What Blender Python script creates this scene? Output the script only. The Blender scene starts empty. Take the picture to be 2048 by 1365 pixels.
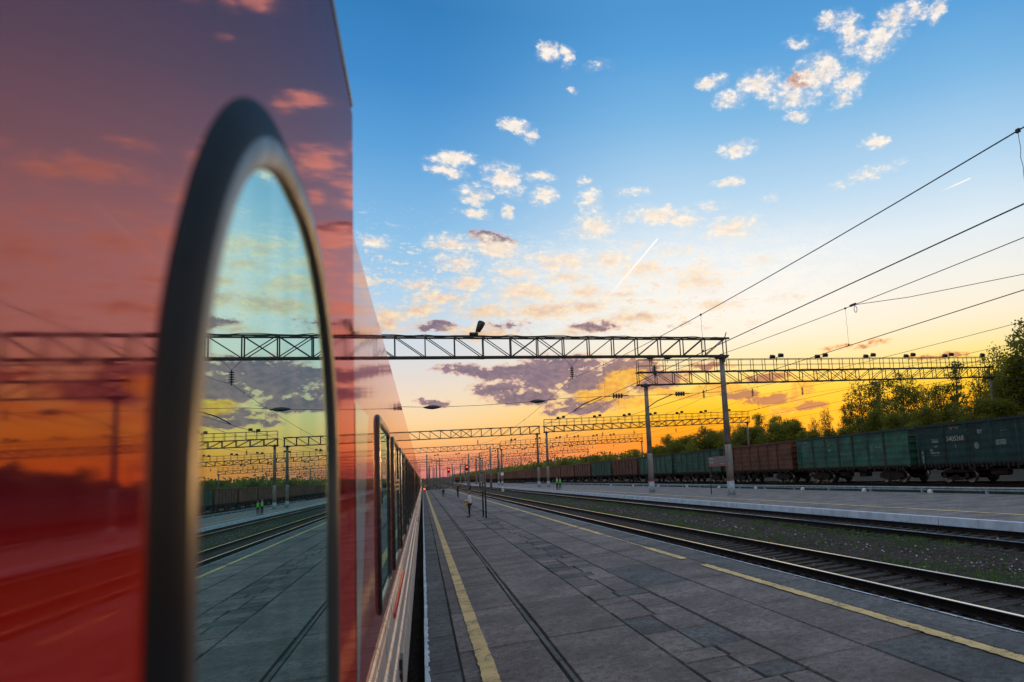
import bpy, bmesh, math, random
from mathutils import Vector, Matrix, Euler
R = random.Random(7)
S = bpy.context.scene
COL = S.collection
PI = math.pi

# ------------------------------------------------------------------ helpers
def link(o, parent=None):
    COL.objects.link(o)
    if parent: o.parent = parent
    return o

def tag(o, label=None, cat=None, group=None, kind=None):
    if label: o['label'] = label
    if cat: o['category'] = cat
    if group: o['group'] = group
    if kind: o['kind'] = kind
    return o

def empty(name, loc=(0, 0, 0), label=None, cat=None, group=None, rz=0):
    o = bpy.data.objects.new(name, None); o.location = loc; o.rotation_euler = (0, 0, rz)
    o.empty_display_size = .2
    link(o); return tag(o, label, cat, group)

class MB:
    def __init__(s): s.v = []; s.f = []; s.m = []; s.sm = []
    def quad(s, a, b, c, d, m=0):
        i = len(s.v); s.v += [a, b, c, d]; s.f.append((i, i+1, i+2, i+3)); s.m.append(m); s.sm.append(False)
    def tri(s, a, b, c, m=0):
        i = len(s.v); s.v += [a, b, c]; s.f.append((i, i+1, i+2)); s.m.append(m); s.sm.append(False)
    def poly(s, pts, m=0):
        i = len(s.v); s.v += list(pts); s.f.append(tuple(range(i, i+len(pts)))); s.m.append(m); s.sm.append(False)
    def box(s, x0, y0, z0, x1, y1, z1, m=0):
        i = len(s.v)
        s.v += [(x0,y0,z0),(x1,y0,z0),(x1,y1,z0),(x0,y1,z0),(x0,y0,z1),(x1,y0,z1),(x1,y1,z1),(x0,y1,z1)]
        for f in ((3,2,1,0),(4,5,6,7),(0,1,5,4),(1,2,6,5),(2,3,7,6),(3,0,4,7)):
            s.f.append(tuple(i+k for k in f)); s.m.append(m); s.sm.append(False)
    def cbox(s, c, d, m=0):
        s.box(c[0]-d[0]/2, c[1]-d[1]/2, c[2]-d[2]/2, c[0]+d[0]/2, c[1]+d[1]/2, c[2]+d[2]/2, m)
    def tube(s, p0, p1, r0, r1=None, n=6, m=0, caps=True):
        if r1 is None: r1 = r0
        p0 = Vector(p0); p1 = Vector(p1); d = (p1-p0)
        if d.length < 1e-6: return
        d.normalize(); u = d.orthogonal().normalized(); w = d.cross(u)
        i = len(s.v)
        for p, r in ((p0, r0), (p1, r1)):
            for k in range(n):
                a = 2*PI*k/n; q = p+u*(r*math.cos(a))+w*(r*math.sin(a)); s.v.append(tuple(q))
        for k in range(n):
            s.f.append((i+k, i+(k+1) % n, i+n+(k+1) % n, i+n+k)); s.m.append(m); s.sm.append(n > 4)
        if caps:
            s.f.append(tuple(i+n-1-k for k in range(n))); s.m.append(m); s.sm.append(False)
            s.f.append(tuple(i+n+k for k in range(n))); s.m.append(m); s.sm.append(False)
    def path(s, pts, r, n=6, m=0):
        pts = [Vector(p) for p in pts]; i0 = len(s.v); N = len(pts); up = None
        for j, p in enumerate(pts):
            d = (pts[min(j+1, N-1)]-pts[max(j-1, 0)]).normalized()
            if up is None: up = d.orthogonal().normalized()
            u = (up-d*up.dot(d)).normalized(); up = u; w = d.cross(u)
            rr = r[j] if isinstance(r, (list, tuple)) else r
            for k in range(n):
                a = 2*PI*k/n; s.v.append(tuple(p+u*(rr*math.cos(a))+w*(rr*math.sin(a))))
        for j in range(N-1):
            for k in range(n):
                a = i0+j*n; s.f.append((a+k, a+(k+1) % n, a+n+(k+1) % n, a+n+k)); s.m.append(m); s.sm.append(True)
        s.f.append(tuple(i0+n-1-k for k in range(n))); s.m.append(m); s.sm.append(False)
        s.f.append(tuple(i0+(N-1)*n+k for k in range(n))); s.m.append(m); s.sm.append(False)
    def lathe(s, c, prof, n=16, m=0, axis='z'):
        i = len(s.v)
        for r, z in prof:
            for k in range(n):
                a = 2*PI*k/n; x, y = r*math.cos(a), r*math.sin(a)
                if axis == 'z': s.v.append((c[0]+x, c[1]+y, c[2]+z))
                elif axis == 'x': s.v.append((c[0]+z, c[1]+x, c[2]+y))
                else: s.v.append((c[0]+x, c[1]+z, c[2]-y))
        for j in range(len(prof)-1):
            for k in range(n):
                a = i+j*n; s.f.append((a+k, a+(k+1) % n, a+n+(k+1) % n, a+n+k)); s.m.append(m); s.sm.append(True)
        s.f.append(tuple(i+n-1-k for k in range(n))); s.m.append(m); s.sm.append(False)
        s.f.append(tuple(i+(len(prof)-1)*n+k for k in range(n))); s.m.append(m); s.sm.append(False)
    def sweep_y(s, prof, y0, y1, ny=1, m=0, closed=False, smooth=False, caps=False):
        i = len(s.v); n = len(prof)
        for j in range(ny+1):
            y = y0+(y1-y0)*j/ny
            for x, z in prof: s.v.append((x, y, z))
        for j in range(ny):
            for k in range(n if closed else n-1):
                a = i+j*n; kk = (k+1) % n
                s.f.append((a+k, a+n+k, a+n+kk, a+kk)); s.m.append(m[k] if isinstance(m, list) else m); s.sm.append(smooth)
        if caps:
            mm = m[0] if isinstance(m, list) else m
            s.f.append(tuple(i+k for k in range(n))); s.m.append(mm); s.sm.append(False)
            s.f.append(tuple(i+ny*n+n-1-k for k in range(n))); s.m.append(mm); s.sm.append(False)
    def build(s, name, mats, parent=None, recalc=False):
        me = bpy.data.meshes.new(name); me.from_pydata([tuple(v) for v in s.v], [], s.f)
        if not isinstance(mats, (list, tuple)): mats = [mats]
        for mt in mats: me.materials.append(mt)
        me.polygons.foreach_set('material_index', s.m); me.polygons.foreach_set('use_smooth', s.sm)
        if recalc:
            bm = bmesh.new(); bm.from_mesh(me); bmesh.ops.recalc_face_normals(bm, faces=bm.faces); bm.to_mesh(me); bm.free()
        me.update()
        return link(bpy.data.objects.new(name, me), parent)

def copy_tree(o, parent=None):
    c = o.copy(); COL.objects.link(c); c.parent = parent
    for ch in list(o.children): copy_tree(ch, c)
    return c

def bevel(o, w=.01, seg=2):
    md = o.modifiers.new('Bevel', 'BEVEL'); md.width = w; md.segments = seg; md.limit_method = 'ANGLE'; return o

# ------------------------------------------------------------------ materials
def s2l(c):
    return tuple(((x/255)/12.92 if x/255 <= .04045 else ((x/255+.055)/1.055)**2.4) for x in c)

class NT:
    def __init__(s, tree): s.t = tree; s.n = tree.nodes; s.l = tree.links
    def node(s, typ, **kw):
        nd = s.n.new(typ)
        for k, v in kw.items(): setattr(nd, k, v)
        return nd
    def put(s, sock, v):
        if v is None: return
        if hasattr(v, 'is_output') or isinstance(v, bpy.types.NodeSocket): s.l.new(v, sock)
        else:
            if sock.type == 'RGBA' and len(v) == 3: v = (*v, 1)
            sock.default_value = v
    def math(s, op, a, b=None, c=None, clamp=False):
        nd = s.node('ShaderNodeMath', operation=op, use_clamp=clamp)
        for k, v in enumerate((a, b, c)): s.put(nd.inputs[k], v)
        return nd.outputs[0]
    def mix(s, f, a, b, blend='MIX'):
        nd = s.node('ShaderNodeMix', data_type='RGBA', blend_type=blend)
        s.put(nd.inputs[0], f); s.put(nd.inputs[6], a); s.put(nd.inputs[7], b); return nd.outputs[2]
    def noise(s, vec, scale, detail=4, rough=.55, out=0):
        nd = s.node('ShaderNodeTexNoise'); s.put(nd.inputs['Vector'], vec)
        nd.inputs['Scale'].default_value = scale; nd.inputs['Detail'].default_value = detail; nd.inputs['Roughness'].default_value = rough
        return nd.outputs[out]
    def ramp(s, f, stops, interp='LINEAR'):
        nd = s.node('ShaderNodeValToRGB'); cr = nd.color_ramp; cr.interpolation = interp
        while len(cr.elements) > 1: cr.elements.remove(cr.elements[-1])
        for k, (p, c) in enumerate(stops):
            e = cr.elements[0] if k == 0 else cr.elements.new(p)
            e.position = p; e.color = (*c, 1) if len(c) == 3 else c
        s.put(nd.inputs[0], f); return nd.outputs[0]
    def mr(s, v, a, b, c=0, d=1, smooth=True):
        nd = s.node('ShaderNodeMapRange', interpolation_type='SMOOTHSTEP' if smooth else 'LINEAR')
        for k, x in enumerate((v, a, b, c, d)): s.put(nd.inputs[k], x)
        return nd.outputs[0]
    def mapping(s, vec, loc=(0, 0, 0), rot=(0, 0, 0), sc=(1, 1, 1), typ='POINT'):
        nd = s.node('ShaderNodeMapping', vector_type=typ); s.put(nd.inputs[0], vec)
        nd.inputs[1].default_value = loc; nd.inputs[2].default_value = rot; nd.inputs[3].default_value = sc
        return nd.outputs[0]

def newmat(name):
    m = bpy.data.materials.new(name); m.use_nodes = True
    t = NT(m.node_tree); b = t.n['Principled BSDF']
    return m, t, b

def objco(t): return t.node('ShaderNodeTexCoord').outputs['Object']
def geopos(t): return t.node('ShaderNodeNewGeometry').outputs['Position']

def pm(name, col, rough=.6, metal=0, var=.25, scale=3.0, stretch=(1, 1, 1), bump=0, bscale=20, col2=None, spec=.5, coat=0, detail=6, glob=False, rvar=0):
    """plain painted / mineral surface with blotchy colour wear"""
    m, t, b = newmat(name)
    v = geopos(t) if glob else objco(t)
    vec = t.mapping(v, sc=stretch)
    n = t.noise(vec, scale, detail, .62)
    c2 = col2 if col2 else tuple(c*(1-var) for c in col)
    c1 = tuple(min(1, c*(1+var*.6)) for c in col) if not col2 else col
    f = t.mr(n, .35, .66)
    t.put(b.inputs['Base Color'], t.mix(f, c1, c2))
    if rvar: t.put(b.inputs['Roughness'], t.mr(t.noise(vec, scale*2.3, 5), .3, .7, max(.03, rough-rvar), min(1, rough+rvar)))
    else: b.inputs['Roughness'].default_value = rough
    b.inputs['Metallic'].default_value = metal
    b.inputs['Specular IOR Level'].default_value = spec
    b.inputs['Coat Weight'].default_value = coat
    if bump:
        bn = t.node('ShaderNodeBump'); bn.inputs['Strength'].default_value = 1; bn.inputs['Distance'].default_value = bump
        t.put(bn.inputs['Height'], t.noise(vec, bscale, 5, .6)); t.l.new(bn.outputs[0], b.inputs['Normal'])
    return m

def emit(name, col, st):
    m, t, b = newmat(name)
    b.inputs['Base Color'].default_value = (*col, 1); b.inputs['Emission Color'].default_value = (*col, 1); b.inputs['Emission Strength'].default_value = st
    return m
M = {}
# glossy red coachwork
def coachwork(name, base, wav, wscale, rough=.05, ior=1.5, tint=(1, 1, 1), upper=None):
    m, t, b = newmat(name); v = objco(t)
    n = t.noise(t.mapping(v, sc=(1, .6, 1.2)), 2.2, 6, .6)
    if upper:                                                    # darker above eye level, reflected sky's mauve mixed into the colour; red below
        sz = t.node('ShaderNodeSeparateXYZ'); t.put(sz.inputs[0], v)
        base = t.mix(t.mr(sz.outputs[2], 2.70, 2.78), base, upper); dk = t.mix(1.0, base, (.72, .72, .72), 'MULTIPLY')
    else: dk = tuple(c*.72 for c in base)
    pc = t.mix(t.mr(n, .3, .7), base, dk)
    dirt = t.noise(t.mapping(v, sc=(1, 6, .35)), 5, 5, .6)
    bn = t.node('ShaderNodeBump'); bn.inputs['Strength'].default_value = 1; bn.inputs['Distance'].default_value = wav
    t.put(bn.inputs['Height'], t.noise(t.mapping(v, sc=(1, 1.0, .35)), wscale, 2, .4))
    df = t.node('ShaderNodeBsdfDiffuse'); t.put(df.inputs['Color'], pc); t.l.new(bn.outputs[0], df.inputs['Normal'])
    gl = t.node('ShaderNodeBsdfGlossy'); gl.inputs['Color'].default_value = (*tint, 1); t.l.new(bn.outputs[0], gl.inputs['Normal'])
    t.put(gl.inputs['Roughness'], t.mr(dirt, .35, .75, rough*.6, rough*1.5))
    fr = t.node('ShaderNodeFresnel'); fr.inputs['IOR'].default_value = ior
    mx = t.node('ShaderNodeMixShader'); t.l.new(fr.outputs[0], mx.inputs[0]); t.l.new(df.outputs[0], mx.inputs[1]); t.l.new(gl.outputs[0], mx.inputs[2])
    t.n.remove(b); t.l.new(mx.outputs[0], t.n['Material Output'].inputs[0])
    return m
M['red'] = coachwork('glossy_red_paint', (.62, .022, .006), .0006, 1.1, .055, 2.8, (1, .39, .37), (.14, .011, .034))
M['red_far'] = coachwork('weathered_red_paint', (.46, .07, .06), .0045, .8, .06, 1.6, (1, .80, .78))
M['silver'] = coachwork('silver_paint', (.42, .40, .40), .002, .9, .12, 1.5)
M['skirt'] = coachwork('grey_skirt_paint', (.24, .19, .18), .001, 1.2, .42, 1.28, (.8, .75, .75))
M['roof'] = pm('grey_roof', (.16, .16, .17), .5, scale=1.5, stretch=(1, .3, 1))
M['satin'] = pm('satin_black_frame', (.025, .026, .030), .36, var=.3, scale=6, stretch=(1, 1, .3), spec=.7, rvar=.06)
M['gasket'] = pm('matt_black_gasket', (.008, .011, .016), .5, var=.3, scale=8, spec=.06)
M['rubber'] = pm('black_rubber', (.012, .013, .015), .22, var=.3, scale=8, bump=.0008, bscale=30, rvar=.07)
M['lip'] = pm('window_lip', (.35, .33, .32), .25, metal=.6, scale=6)
def mirrorglass():
    m, t, b = newmat('tinted_window_glass'); v = objco(t)
    g = t.node('ShaderNodeBsdfGlossy'); g.inputs['Roughness'].default_value = 0.0
    st = t.noise(t.mapping(v, sc=(1, 7, .25)), 1.2, 3, .5)
    t.put(g.inputs['Color'], t.mix(t.mr(st, .35, .65), (.47, .76, .74), (.58, .84, .81)))
    d = t.node('ShaderNodeBsdfDiffuse'); t.put(d.inputs['Color'], (.09, .15, .15))
    mx = t.node('ShaderNodeMixShader'); mx.inputs[0].default_value = .88
    t.l.new(d.outputs[0], mx.inputs[1]); t.l.new(g.outputs[0], mx.inputs[2]); t.l.new(mx.outputs[0], t.n['Material Output'].inputs[0])
    return m
M['glass'] = mirrorglass()
def paving(name, base, joint=.5, rough=.8, attr=True, bump=.004, spec=.3):
    m, t, b = newmat(name); v = geopos(t)
    n1 = t.noise(v, .9, 6, .62); n2 = t.noise(v, 9, 8, .72); n3 = t.noise(t.mapping(v, sc=(9, 1.0, 1)), 3.5, 5, .65)
    c = t.mix(t.mr(n1, .3, .7), tuple(x*1.22 for x in base), tuple(x*.50 for x in base))
    if attr:
        a = t.node('ShaderNodeAttribute', attribute_name='tone', attribute_type='GEOMETRY')
        k = t.mr(a.outputs['Fac'], 0, 1, .80, 1.18, False)
        cc = t.node('ShaderNodeCombineColor'); t.put(cc.inputs[0], k); t.put(cc.inputs[1], t.math('MULTIPLY', k, .97)); t.put(cc.inputs[2], t.math('MULTIPLY', k, .96))
        c = t.mix(1.0, c, cc.outputs[0], 'MULTIPLY')
    c = t.mix(t.mr(n2, .44, .66, 0, .85), c, tuple(x*.38 for x in base)); c = t.mix(t.mr(t.noise(v, 62, 5, .8), .44, .60, 0, .78), c, tuple(x*.28 for x in base))
    c = t.mix(t.mr(n3, .52, .72, 0, .55), c, tuple(x*.45 for x in base))
    c = t.mix(t.mr(t.noise(v, 1.9, 6, .68), .55, .66, 0, .55), c, tuple(x*.42 for x in base))      # oil and damp stains
    c = t.mix(t.mr(t.noise(t.mapping(v, (5, 2, 0)), 2.6, 7, .7), .58, .70, 0, .4), c, tuple(min(1, x*1.45) for x in base))   # scuffed pale patches
    vg = t.node('ShaderNodeTexVoronoi'); vg.inputs['Scale'].default_value = 3.1; t.put(vg.inputs['Vector'], v)
    c = t.mix(t.mr(vg.outputs['Distance'], .055, .04, 0, .7), c, tuple(x*.3 for x in base))         # trodden gum spots
    sp = t.noise(v, 55, 2, .5)
    c = t.mix(t.mr(sp, .66, .72, 0, .5), c, tuple(min(1, x*2.0) for x in base))
    t.put(b.inputs['Base Color'], c)
    t.put(b.inputs['Roughness'], t.mr(n2, .3, .7, rough-.16, rough+.12)); b.inputs['Specular IOR Level'].default_value = spec
    bn = t.node('ShaderNodeBump'); bn.inputs['Strength'].default_value = 1; bn.inputs['Distance'].default_value = bump
    hh = t.math('ADD', t.noise(v, 26, 6, .7), t.math('MULTIPLY', n3, .8))
    t.put(bn.inputs['Height'], hh); t.l.new(bn.outputs[0], b.inputs['Normal'])
    return m
M['slab'] = paving('concrete_slab', (.305, .265, .250), bump=.014)
M['coping'] = paving('concrete_coping', (.195, .20, .20), attr=True, bump=.006)
M['patch'] = paving('rough_asphalt', (.19, .20, .20), attr=True, rough=.85, bump=.022)
M['joint'] = paving('joint_dirt', (.060, .060, .052), attr=False, bump=.01)
M['plat2'] = paving('grey_platform_asphalt', (.34, .30, .285), attr=False, bump=.004)
M['platside'] = pm('stained_concrete', (.06, .055, .05), .9, scale=1.2, stretch=(1, 1, .4), bump=.01, bscale=9, glob=True)
def worn(name, col, under, cover=.46, scale=14):
    m, t, b = newmat(name); v = geopos(t)
    n = t.noise(v, scale, 8, .75); n2 = t.noise(v, 1.3, 4, .6)
    f = t.mr(t.math('ADD', n, t.math('MULTIPLY', n2, .45)), cover+.16, cover+.26)
    c = t.mix(t.mr(n2, .3, .7), col, tuple(x*.7 for x in col))
    t.put(b.inputs['Base Color'], t.mix(f, c, under)); b.inputs['Roughness'].default_value = .75
    b.inputs['Specular IOR Level'].default_value = .3
    bn = t.node('ShaderNodeBump'); bn.inputs['Strength'].default_value = 1; bn.inputs['Distance'].default_value = .004
    t.put(bn.inputs['Height'], n); t.l.new(bn.outputs[0], b.inputs['Normal'])
    return m
M['yellow'] = worn('worn_yellow_paint', (.86, .62, .27), (.19, .165, .14), .60)
M['white'] = worn('worn_white_paint', (.74, .84, .94), (.22, .23, .25), .76, 10)
def ballast():
    m, t, b = newmat('track_ballast'); v = geopos(t)
    vo = t.node('ShaderNodeTexVoronoi'); vo.inputs['Scale'].default_value = 22; t.put(vo.inputs['Vector'], v)
    big = t.noise(v, .45, 5, .6)
    c = t.mix(t.mr(vo.outputs['Color'], .1, .9), (.030, .025, .022), (.085, .070, .062))
    c = t.mix(t.mr(big, .4, .65, 0, .8), c, (.035, .028, .022))
    gr = t.noise(t.mapping(v, sc=(1.6, .5, 1)), .8, 5, .65)
    c = t.mix(t.mr(gr, .50, .64, 0, .85), c, (.026, .042, .012))
    sp = t.noise(v, 30, 2, .5); c = t.mix(t.mr(sp, .70, .74, 0, .7), c, (.42, .40, .36))
    t.put(b.inputs['Base Color'], c); b.inputs['Roughness'].default_value = .95; b.inputs['Specular IOR Level'].default_value = .2
    bn = t.node('ShaderNodeBump'); bn.inputs['Strength'].default_value = 1; bn.inputs['Distance'].default_value = .03
    t.put(bn.inputs['Height'], vo.outputs['Distance']); t.l.new(bn.outputs[0], b.inputs['Normal'])
    return m
M['ballast'] = ballast()
M['earth'] = pm('dark_earth', (.05, .045, .03), .95, var=.4, scale=.4, col2=(.035, .05, .016), glob=True, bump=.03, bscale=6)
M['stone'] = pm('ballast_stone', (.11, .095, .085), .9, var=.6, scale=3, glob=True)
M['stone2'] = pm('pale_stone', (.45, .44, .42), .9, var=.4, scale=3, glob=True)
M['grass'] = pm('grass_blade', (.075, .17, .022), .7, var=.4, scale=1.5, glob=True)
M['railtop'] = pm('polished_rail', (.72, .70, .68), .16, metal=1, var=.15, scale=2, stretch=(1, .05, 1), rvar=.06)
M['railside'] = pm('rusty_rail', (.026, .014, .010), .9, var=.5, scale=5, col2=(.012, .008, .006), spec=.2)
M['sleeper'] = pm('old_sleeper', (.036, .031, .028), .9, var=.5, scale=4, stretch=(.4, 2, 1), bump=.008, bscale=12)
M['pole'] = pm('concrete_post', (.21, .205, .195), .85, var=.4, scale=2.2, stretch=(1, 1, .35), bump=.004, bscale=25)
M['poleblue'] = pm('pale_blue_whitewash', (.33, .45, .52), .8, var=.3, scale=4)
M['redband'] = pm('red_band_paint', (.35, .03, .035), .6)
M['steel'] = pm('dark_painted_steel', (.030, .031, .032), .6, var=.4, scale=4)
M['cable'] = pm('dark_cable', (.018, .018, .018), .5)
M['porcelain'] = pm('dark_porcelain', (.03, .028, .028), .25)
M['lamphead'] = pm('lamp_housing', (.025, .025, .027), .5)
M['lampglass'] = pm('lamp_glass', (.12, .12, .13), .1)
M['dark'] = pm('dark_underframe', (.018, .014, .012), .9, var=.5, scale=4, col2=(.03, .014, .01))
M['wheelrim'] = pm('worn_wheel_steel', (.16, .15, .145), .35, metal=.8)
M['black'] = pm('black_paint', (.012, .012, .012), .5)
M['green'] = pm('green_paint', (.015, .10, .055), .55, scale=5)
M['signbrown'] = pm('faded_brown_board', (.22, .14, .11), .6, scale=9, col2=(.12, .075, .06))
M['signgrey'] = pm('grey_board', (.13, .125, .14), .5, scale=7)
M['signred'] = pm('red_board_edge', (.42, .04, .04), .5)
M['letter'] = pm('pale_lettering', (.42, .40, .35), .7, var=.4, scale=12)
M['letter2'] = pm('faded_lettering', (.13, .20, .175), .8, var=.5, scale=9)
M['gold'] = pm('warm_yellow_paint', (.55, .40, .03), .5)
M['redlamp'] = emit('red_signal_lamp', (1, .03, .02), 9)
M['whiteobj'] = pm('white_enamel', (.75, .75, .75), .5)

def gondola_paint(name, base, dirt):
    m, t, b = newmat(name); v = objco(t)
    inf = t.node('ShaderNodeObjectInfo')
    vv = t.node('ShaderNodeVectorMath', operation='ADD'); t.put(vv.inputs[0], v)
    cx = t.node('ShaderNodeCombineXYZ'); t.put(cx.inputs[1], t.math('MULTIPLY', inf.outputs['Random'], 77.0)); t.l.new(cx.outputs[0], vv.inputs[1])
    p = vv.outputs[0]
    n = t.noise(t.mapping(p, sc=(1, .7, .9)), 1.1, 7, .68); st = t.noise(t.mapping(p, sc=(1, 5, .5)), 2.0, 6, .65)
    k = t.mr(inf.outputs['Random'], 0, 1, .75, 1.25, False)
    c = t.mix(t.mr(n, .36, .66), base, tuple(x*.5 for x in base))
    c = t.mix(t.mr(st, .42, .68, 0, .85), c, dirt)
    sx = t.node('ShaderNodeSeparateXYZ'); t.put(sx.inputs[0], v)
    h = t.math('ADD', sx.outputs[2], t.math('MULTIPLY', n, 1.3))
    c = t.mix(t.mr(h, 2.3, 1.5, 0, .85), c, tuple(x*.7 for x in dirt))
    kk = t.node('ShaderNodeCombineColor')
    for q in range(3): t.put(kk.inputs[q], k)
    c = t.mix(1.0, c, kk.outputs[0], 'MULTIPLY')
    t.put(b.inputs['Base Color'], c); b.inputs['Roughness'].default_value = .75; b.inputs['Specular IOR Level'].default_value = .3
    bn = t.node('ShaderNodeBump'); bn.inputs['Strength'].default_value = 1; bn.inputs['Distance'].default_value = .012
    zz = t.math('SINE', t.math('MULTIPLY', sx.outputs[2], 15.0)); t.put(bn.inputs['Height'], t.math('MULTIPLY_ADD', zz, .7, t.noise(p, 2.2, 4, .55))); t.l.new(bn.outputs[0], b.inputs['Normal'])
    return m
M['gteal'] = gondola_paint('teal_wagon_paint', (.018, .082, .082), (.036, .030, .024))
M['ggreen'] = gondola_paint('green_wagon_paint', (.028, .145, .102), (.060, .040, .028))
M['gbrown'] = gondola_paint('brown_wagon_paint', (.18, .078, .048), (.07, .036, .024))
M['gteal_rib'] = gondola_paint('teal_rib_paint', (.020, .070, .072), (.03, .02, .016)); M['ggreen_rib'] = gondola_paint('green_rib_paint', (.030, .085, .060), (.05, .03, .02)); M['gbrown_rib'] = gondola_paint('brown_rib_paint', (.11, .050, .032), (.03, .018, .014))
M['gdark'] = gondola_paint('dark_green_wagon_rim', (.020, .05, .052), (.02, .02, .018))

def leafmat(name, col, col2, tr=.55):
    m, t, b = newmat(name)
    g = t.node('ShaderNodeNewGeometry')
    n = t.noise(g.outputs['Position'], .35, 4, .6)
    rn = t.math('ADD', t.math('MULTIPLY', g.outputs['Random Per Island'], .5), t.math('MULTIPLY', n, .5))
    c = t.mix(t.mr(rn, .2, .75), col, col2)
    t.put(b.inputs['Base Color'], c); b.inputs['Roughness'].default_value = .6; b.inputs['Specular IOR Level'].default_value = .25
    tl = t.node('ShaderNodeBsdfTranslucent'); t.put(tl.inputs['Color'], t.mix(.5, c, (.42, .40, .03)))
    mx = t.node('ShaderNodeMixShader'); mx.inputs[0].default_value = tr
    t.l.new(b.outputs[0], mx.inputs[1]); t.l.new(tl.outputs[0], mx.inputs[2]); t.l.new(mx.outputs[0], t.n['Material Output'].inputs[0])
    return m
M['leaf'] = leafmat('birch_leaf', (.095, .145, .024), (.15, .165, .030))
M['leafdark'] = leafmat('spruce_leaf', (.065, .115, .03), (.09, .14, .032), .4)
M['leaflow'] = leafmat('bush_leaf', (.105, .150, .026), (.17, .175, .032))
M['bark'] = pm('grey_bark', (.20, .19, .17), .9, var=.6, scale=5, stretch=(1, 1, .3))
M['skin'] = pm('skin', (.45, .27, .19), .55, var=.1)
M['hairdark'] = pm('dark_hair', (.025, .018, .014), .5)
M['hairfair'] = pm('fair_hair', (.30, .19, .10), .5)
M['clothblue'] = pm('pale_blue_cloth', (.80, .86, .95), .85, var=.15, scale=7)
M['clothdark'] = pm('dark_cloth', (.020, .022, .026), .9, var=.3, scale=7)
M['jeans'] = pm('dark_jeans', (.022, .035, .055), .9, var=.3, scale=7)
M['bag'] = pm('mustard_cloth', (.50, .35, .04), .85, var=.3, scale=8)
M['vest'] = pm('high_visibility_vest', (.10, .85, .06), .7, var=.15, scale=7)
M['grey'] = pm('grey_cloth', (.10, .10, .10), .9)

# ------------------------------------------------------------------ camera
cam = bpy.data.cameras.new('camera'); co = link(bpy.data.objects.new('camera', cam))
F, CX, CY, YA, PT, RO = 1345.295, 1428.906, 755.561, .4152133, .1216946, -.0729592
fw = Vector((math.sin(YA)*math.cos(PT), math.cos(YA)*math.cos(PT), math.sin(PT)))
rt = Vector((math.cos(YA), -math.sin(YA), 0)); up = rt.cross(fw)
r2 = rt*math.cos(RO)+up*math.sin(RO); u2 = -rt*math.sin(RO)+up*math.cos(RO)
mt = Matrix(((r2.x, u2.x, -fw.x), (r2.y, u2.y, -fw.y), (r2.z, u2.z, -fw.z)))
EYE = 2.5
co.matrix_world = Matrix.Translation((0, 0, EYE)) @ mt.to_4x4()
cam.sensor_width = 36; cam.sensor_fit = 'HORIZONTAL'; cam.lens = F/2048*36
cam.shift_x = (1024-CX)/2048; cam.shift_y = (CY-682.5)/2048
cam.clip_start = .01; cam.clip_end = 9000
cam.dof.use_dof = True; cam.dof.focus_distance = 30; cam.dof.aperture_fstop = 2.2; cam.dof.aperture_blades = 7
S.camera = co

# ------------------------------------------------------------------ sky (world) and sun
W = bpy.data.worlds.new('World'); S.world = W; W.use_nodes = True
t = NT(W.node_tree)
for nd in list(t.n): t.n.remove(nd)
gen = t.node('ShaderNodeTexCoord').outputs['Generated']
nv = t.node('ShaderNodeVectorMath', operation='NORMALIZE'); t.put(nv.inputs[0], gen)
sp = t.node('ShaderNodeSeparateXYZ'); t.l.new(nv.outputs[0], sp.inputs[0])
az = t.math('MULTIPLY', t.math('ARCTAN2', sp.outputs[0], sp.outputs[1]), 57.29578)
el = t.math('MULTIPLY', t.math('ARCSINE', sp.outputs[2]), 57.29578)
e45 = t.math('DIVIDE', el, 60.0, clamp=True)
L = s2l
def st(lst): return [(e/60.0, L(c)) for e, c in lst]
away = t.ramp(e45, st([(0, (196, 118, 130)), (.8, (226, 134, 122)), (1.8, (242, 156, 112)), (3.0, (250, 190, 122)), (4.4, (251, 212, 156)), (6.2, (244, 220, 190)),
    (8.2, (228, 218, 212)), (11, (208, 220, 230)), (14.5, (176, 210, 236)), (19, (140, 192, 231)), (25, (94, 162, 218)), (30, (64, 138, 202)), (35, (50, 124, 186)), (44, (96, 140, 186)), (60, (170, 182, 200))]))
sunw = t.ramp(e45, st([(0, (255, 130, 30)), (2.2, (255, 150, 22)), (4.0, (255, 188, 20)), (5.4, (255, 210, 64)), (6.8, (254, 224, 126)), (8.2, (253, 232, 176)), (10, (251, 238, 210)), (13, (245, 241, 231)),
    (17, (226, 237, 244)), (22, (182, 215, 240)), (28, (126, 184, 228)), (33, (88, 160, 218)), (36, (78, 150, 210)), (44, (104, 150, 196)), (60, (170, 182, 200))]))
daz = t.math('ABSOLUTE', t.math('SUBTRACT', az, 34.0))
w = t.mr(daz, 35.0, 12.0)
base = t.mix(w, away, sunw)
back = t.ramp(e45, st([(0, (196, 168, 164)), (8, (226, 206, 198)), (18, (218, 212, 210)), (34, (196, 202, 210)), (60, (170, 182, 200))]))
base = t.mix(t.mr(t.math('ABSOLUTE', az), 66.0, 100.0), base, back)
# glow round the sun
sd = t.node('ShaderNodeVectorMath', operation='DOT_PRODUCT'); SAZ, SEL = math.radians(33.4), math.radians(2.4)
sundir = Vector((math.sin(SAZ)*math.cos(SEL), math.cos(SAZ)*math.cos(SEL), math.sin(SEL)))
t.l.new(nv.outputs[0], sd.inputs[0]); sd.inputs[1].default_value = sundir
ang = t.math('MULTIPLY', t.math('ARCCOSINE', t.math('MINIMUM', sd.outputs['Value'], 1.0)), 57.29578)
g1 = t.math('POWER', 2.718, t.math('MULTIPLY', t.math('MULTIPLY', ang, ang), -1/18.0))
base = t.mix(t.math('MULTIPLY', g1, .55), base, (1.5, .62, .04))
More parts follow.
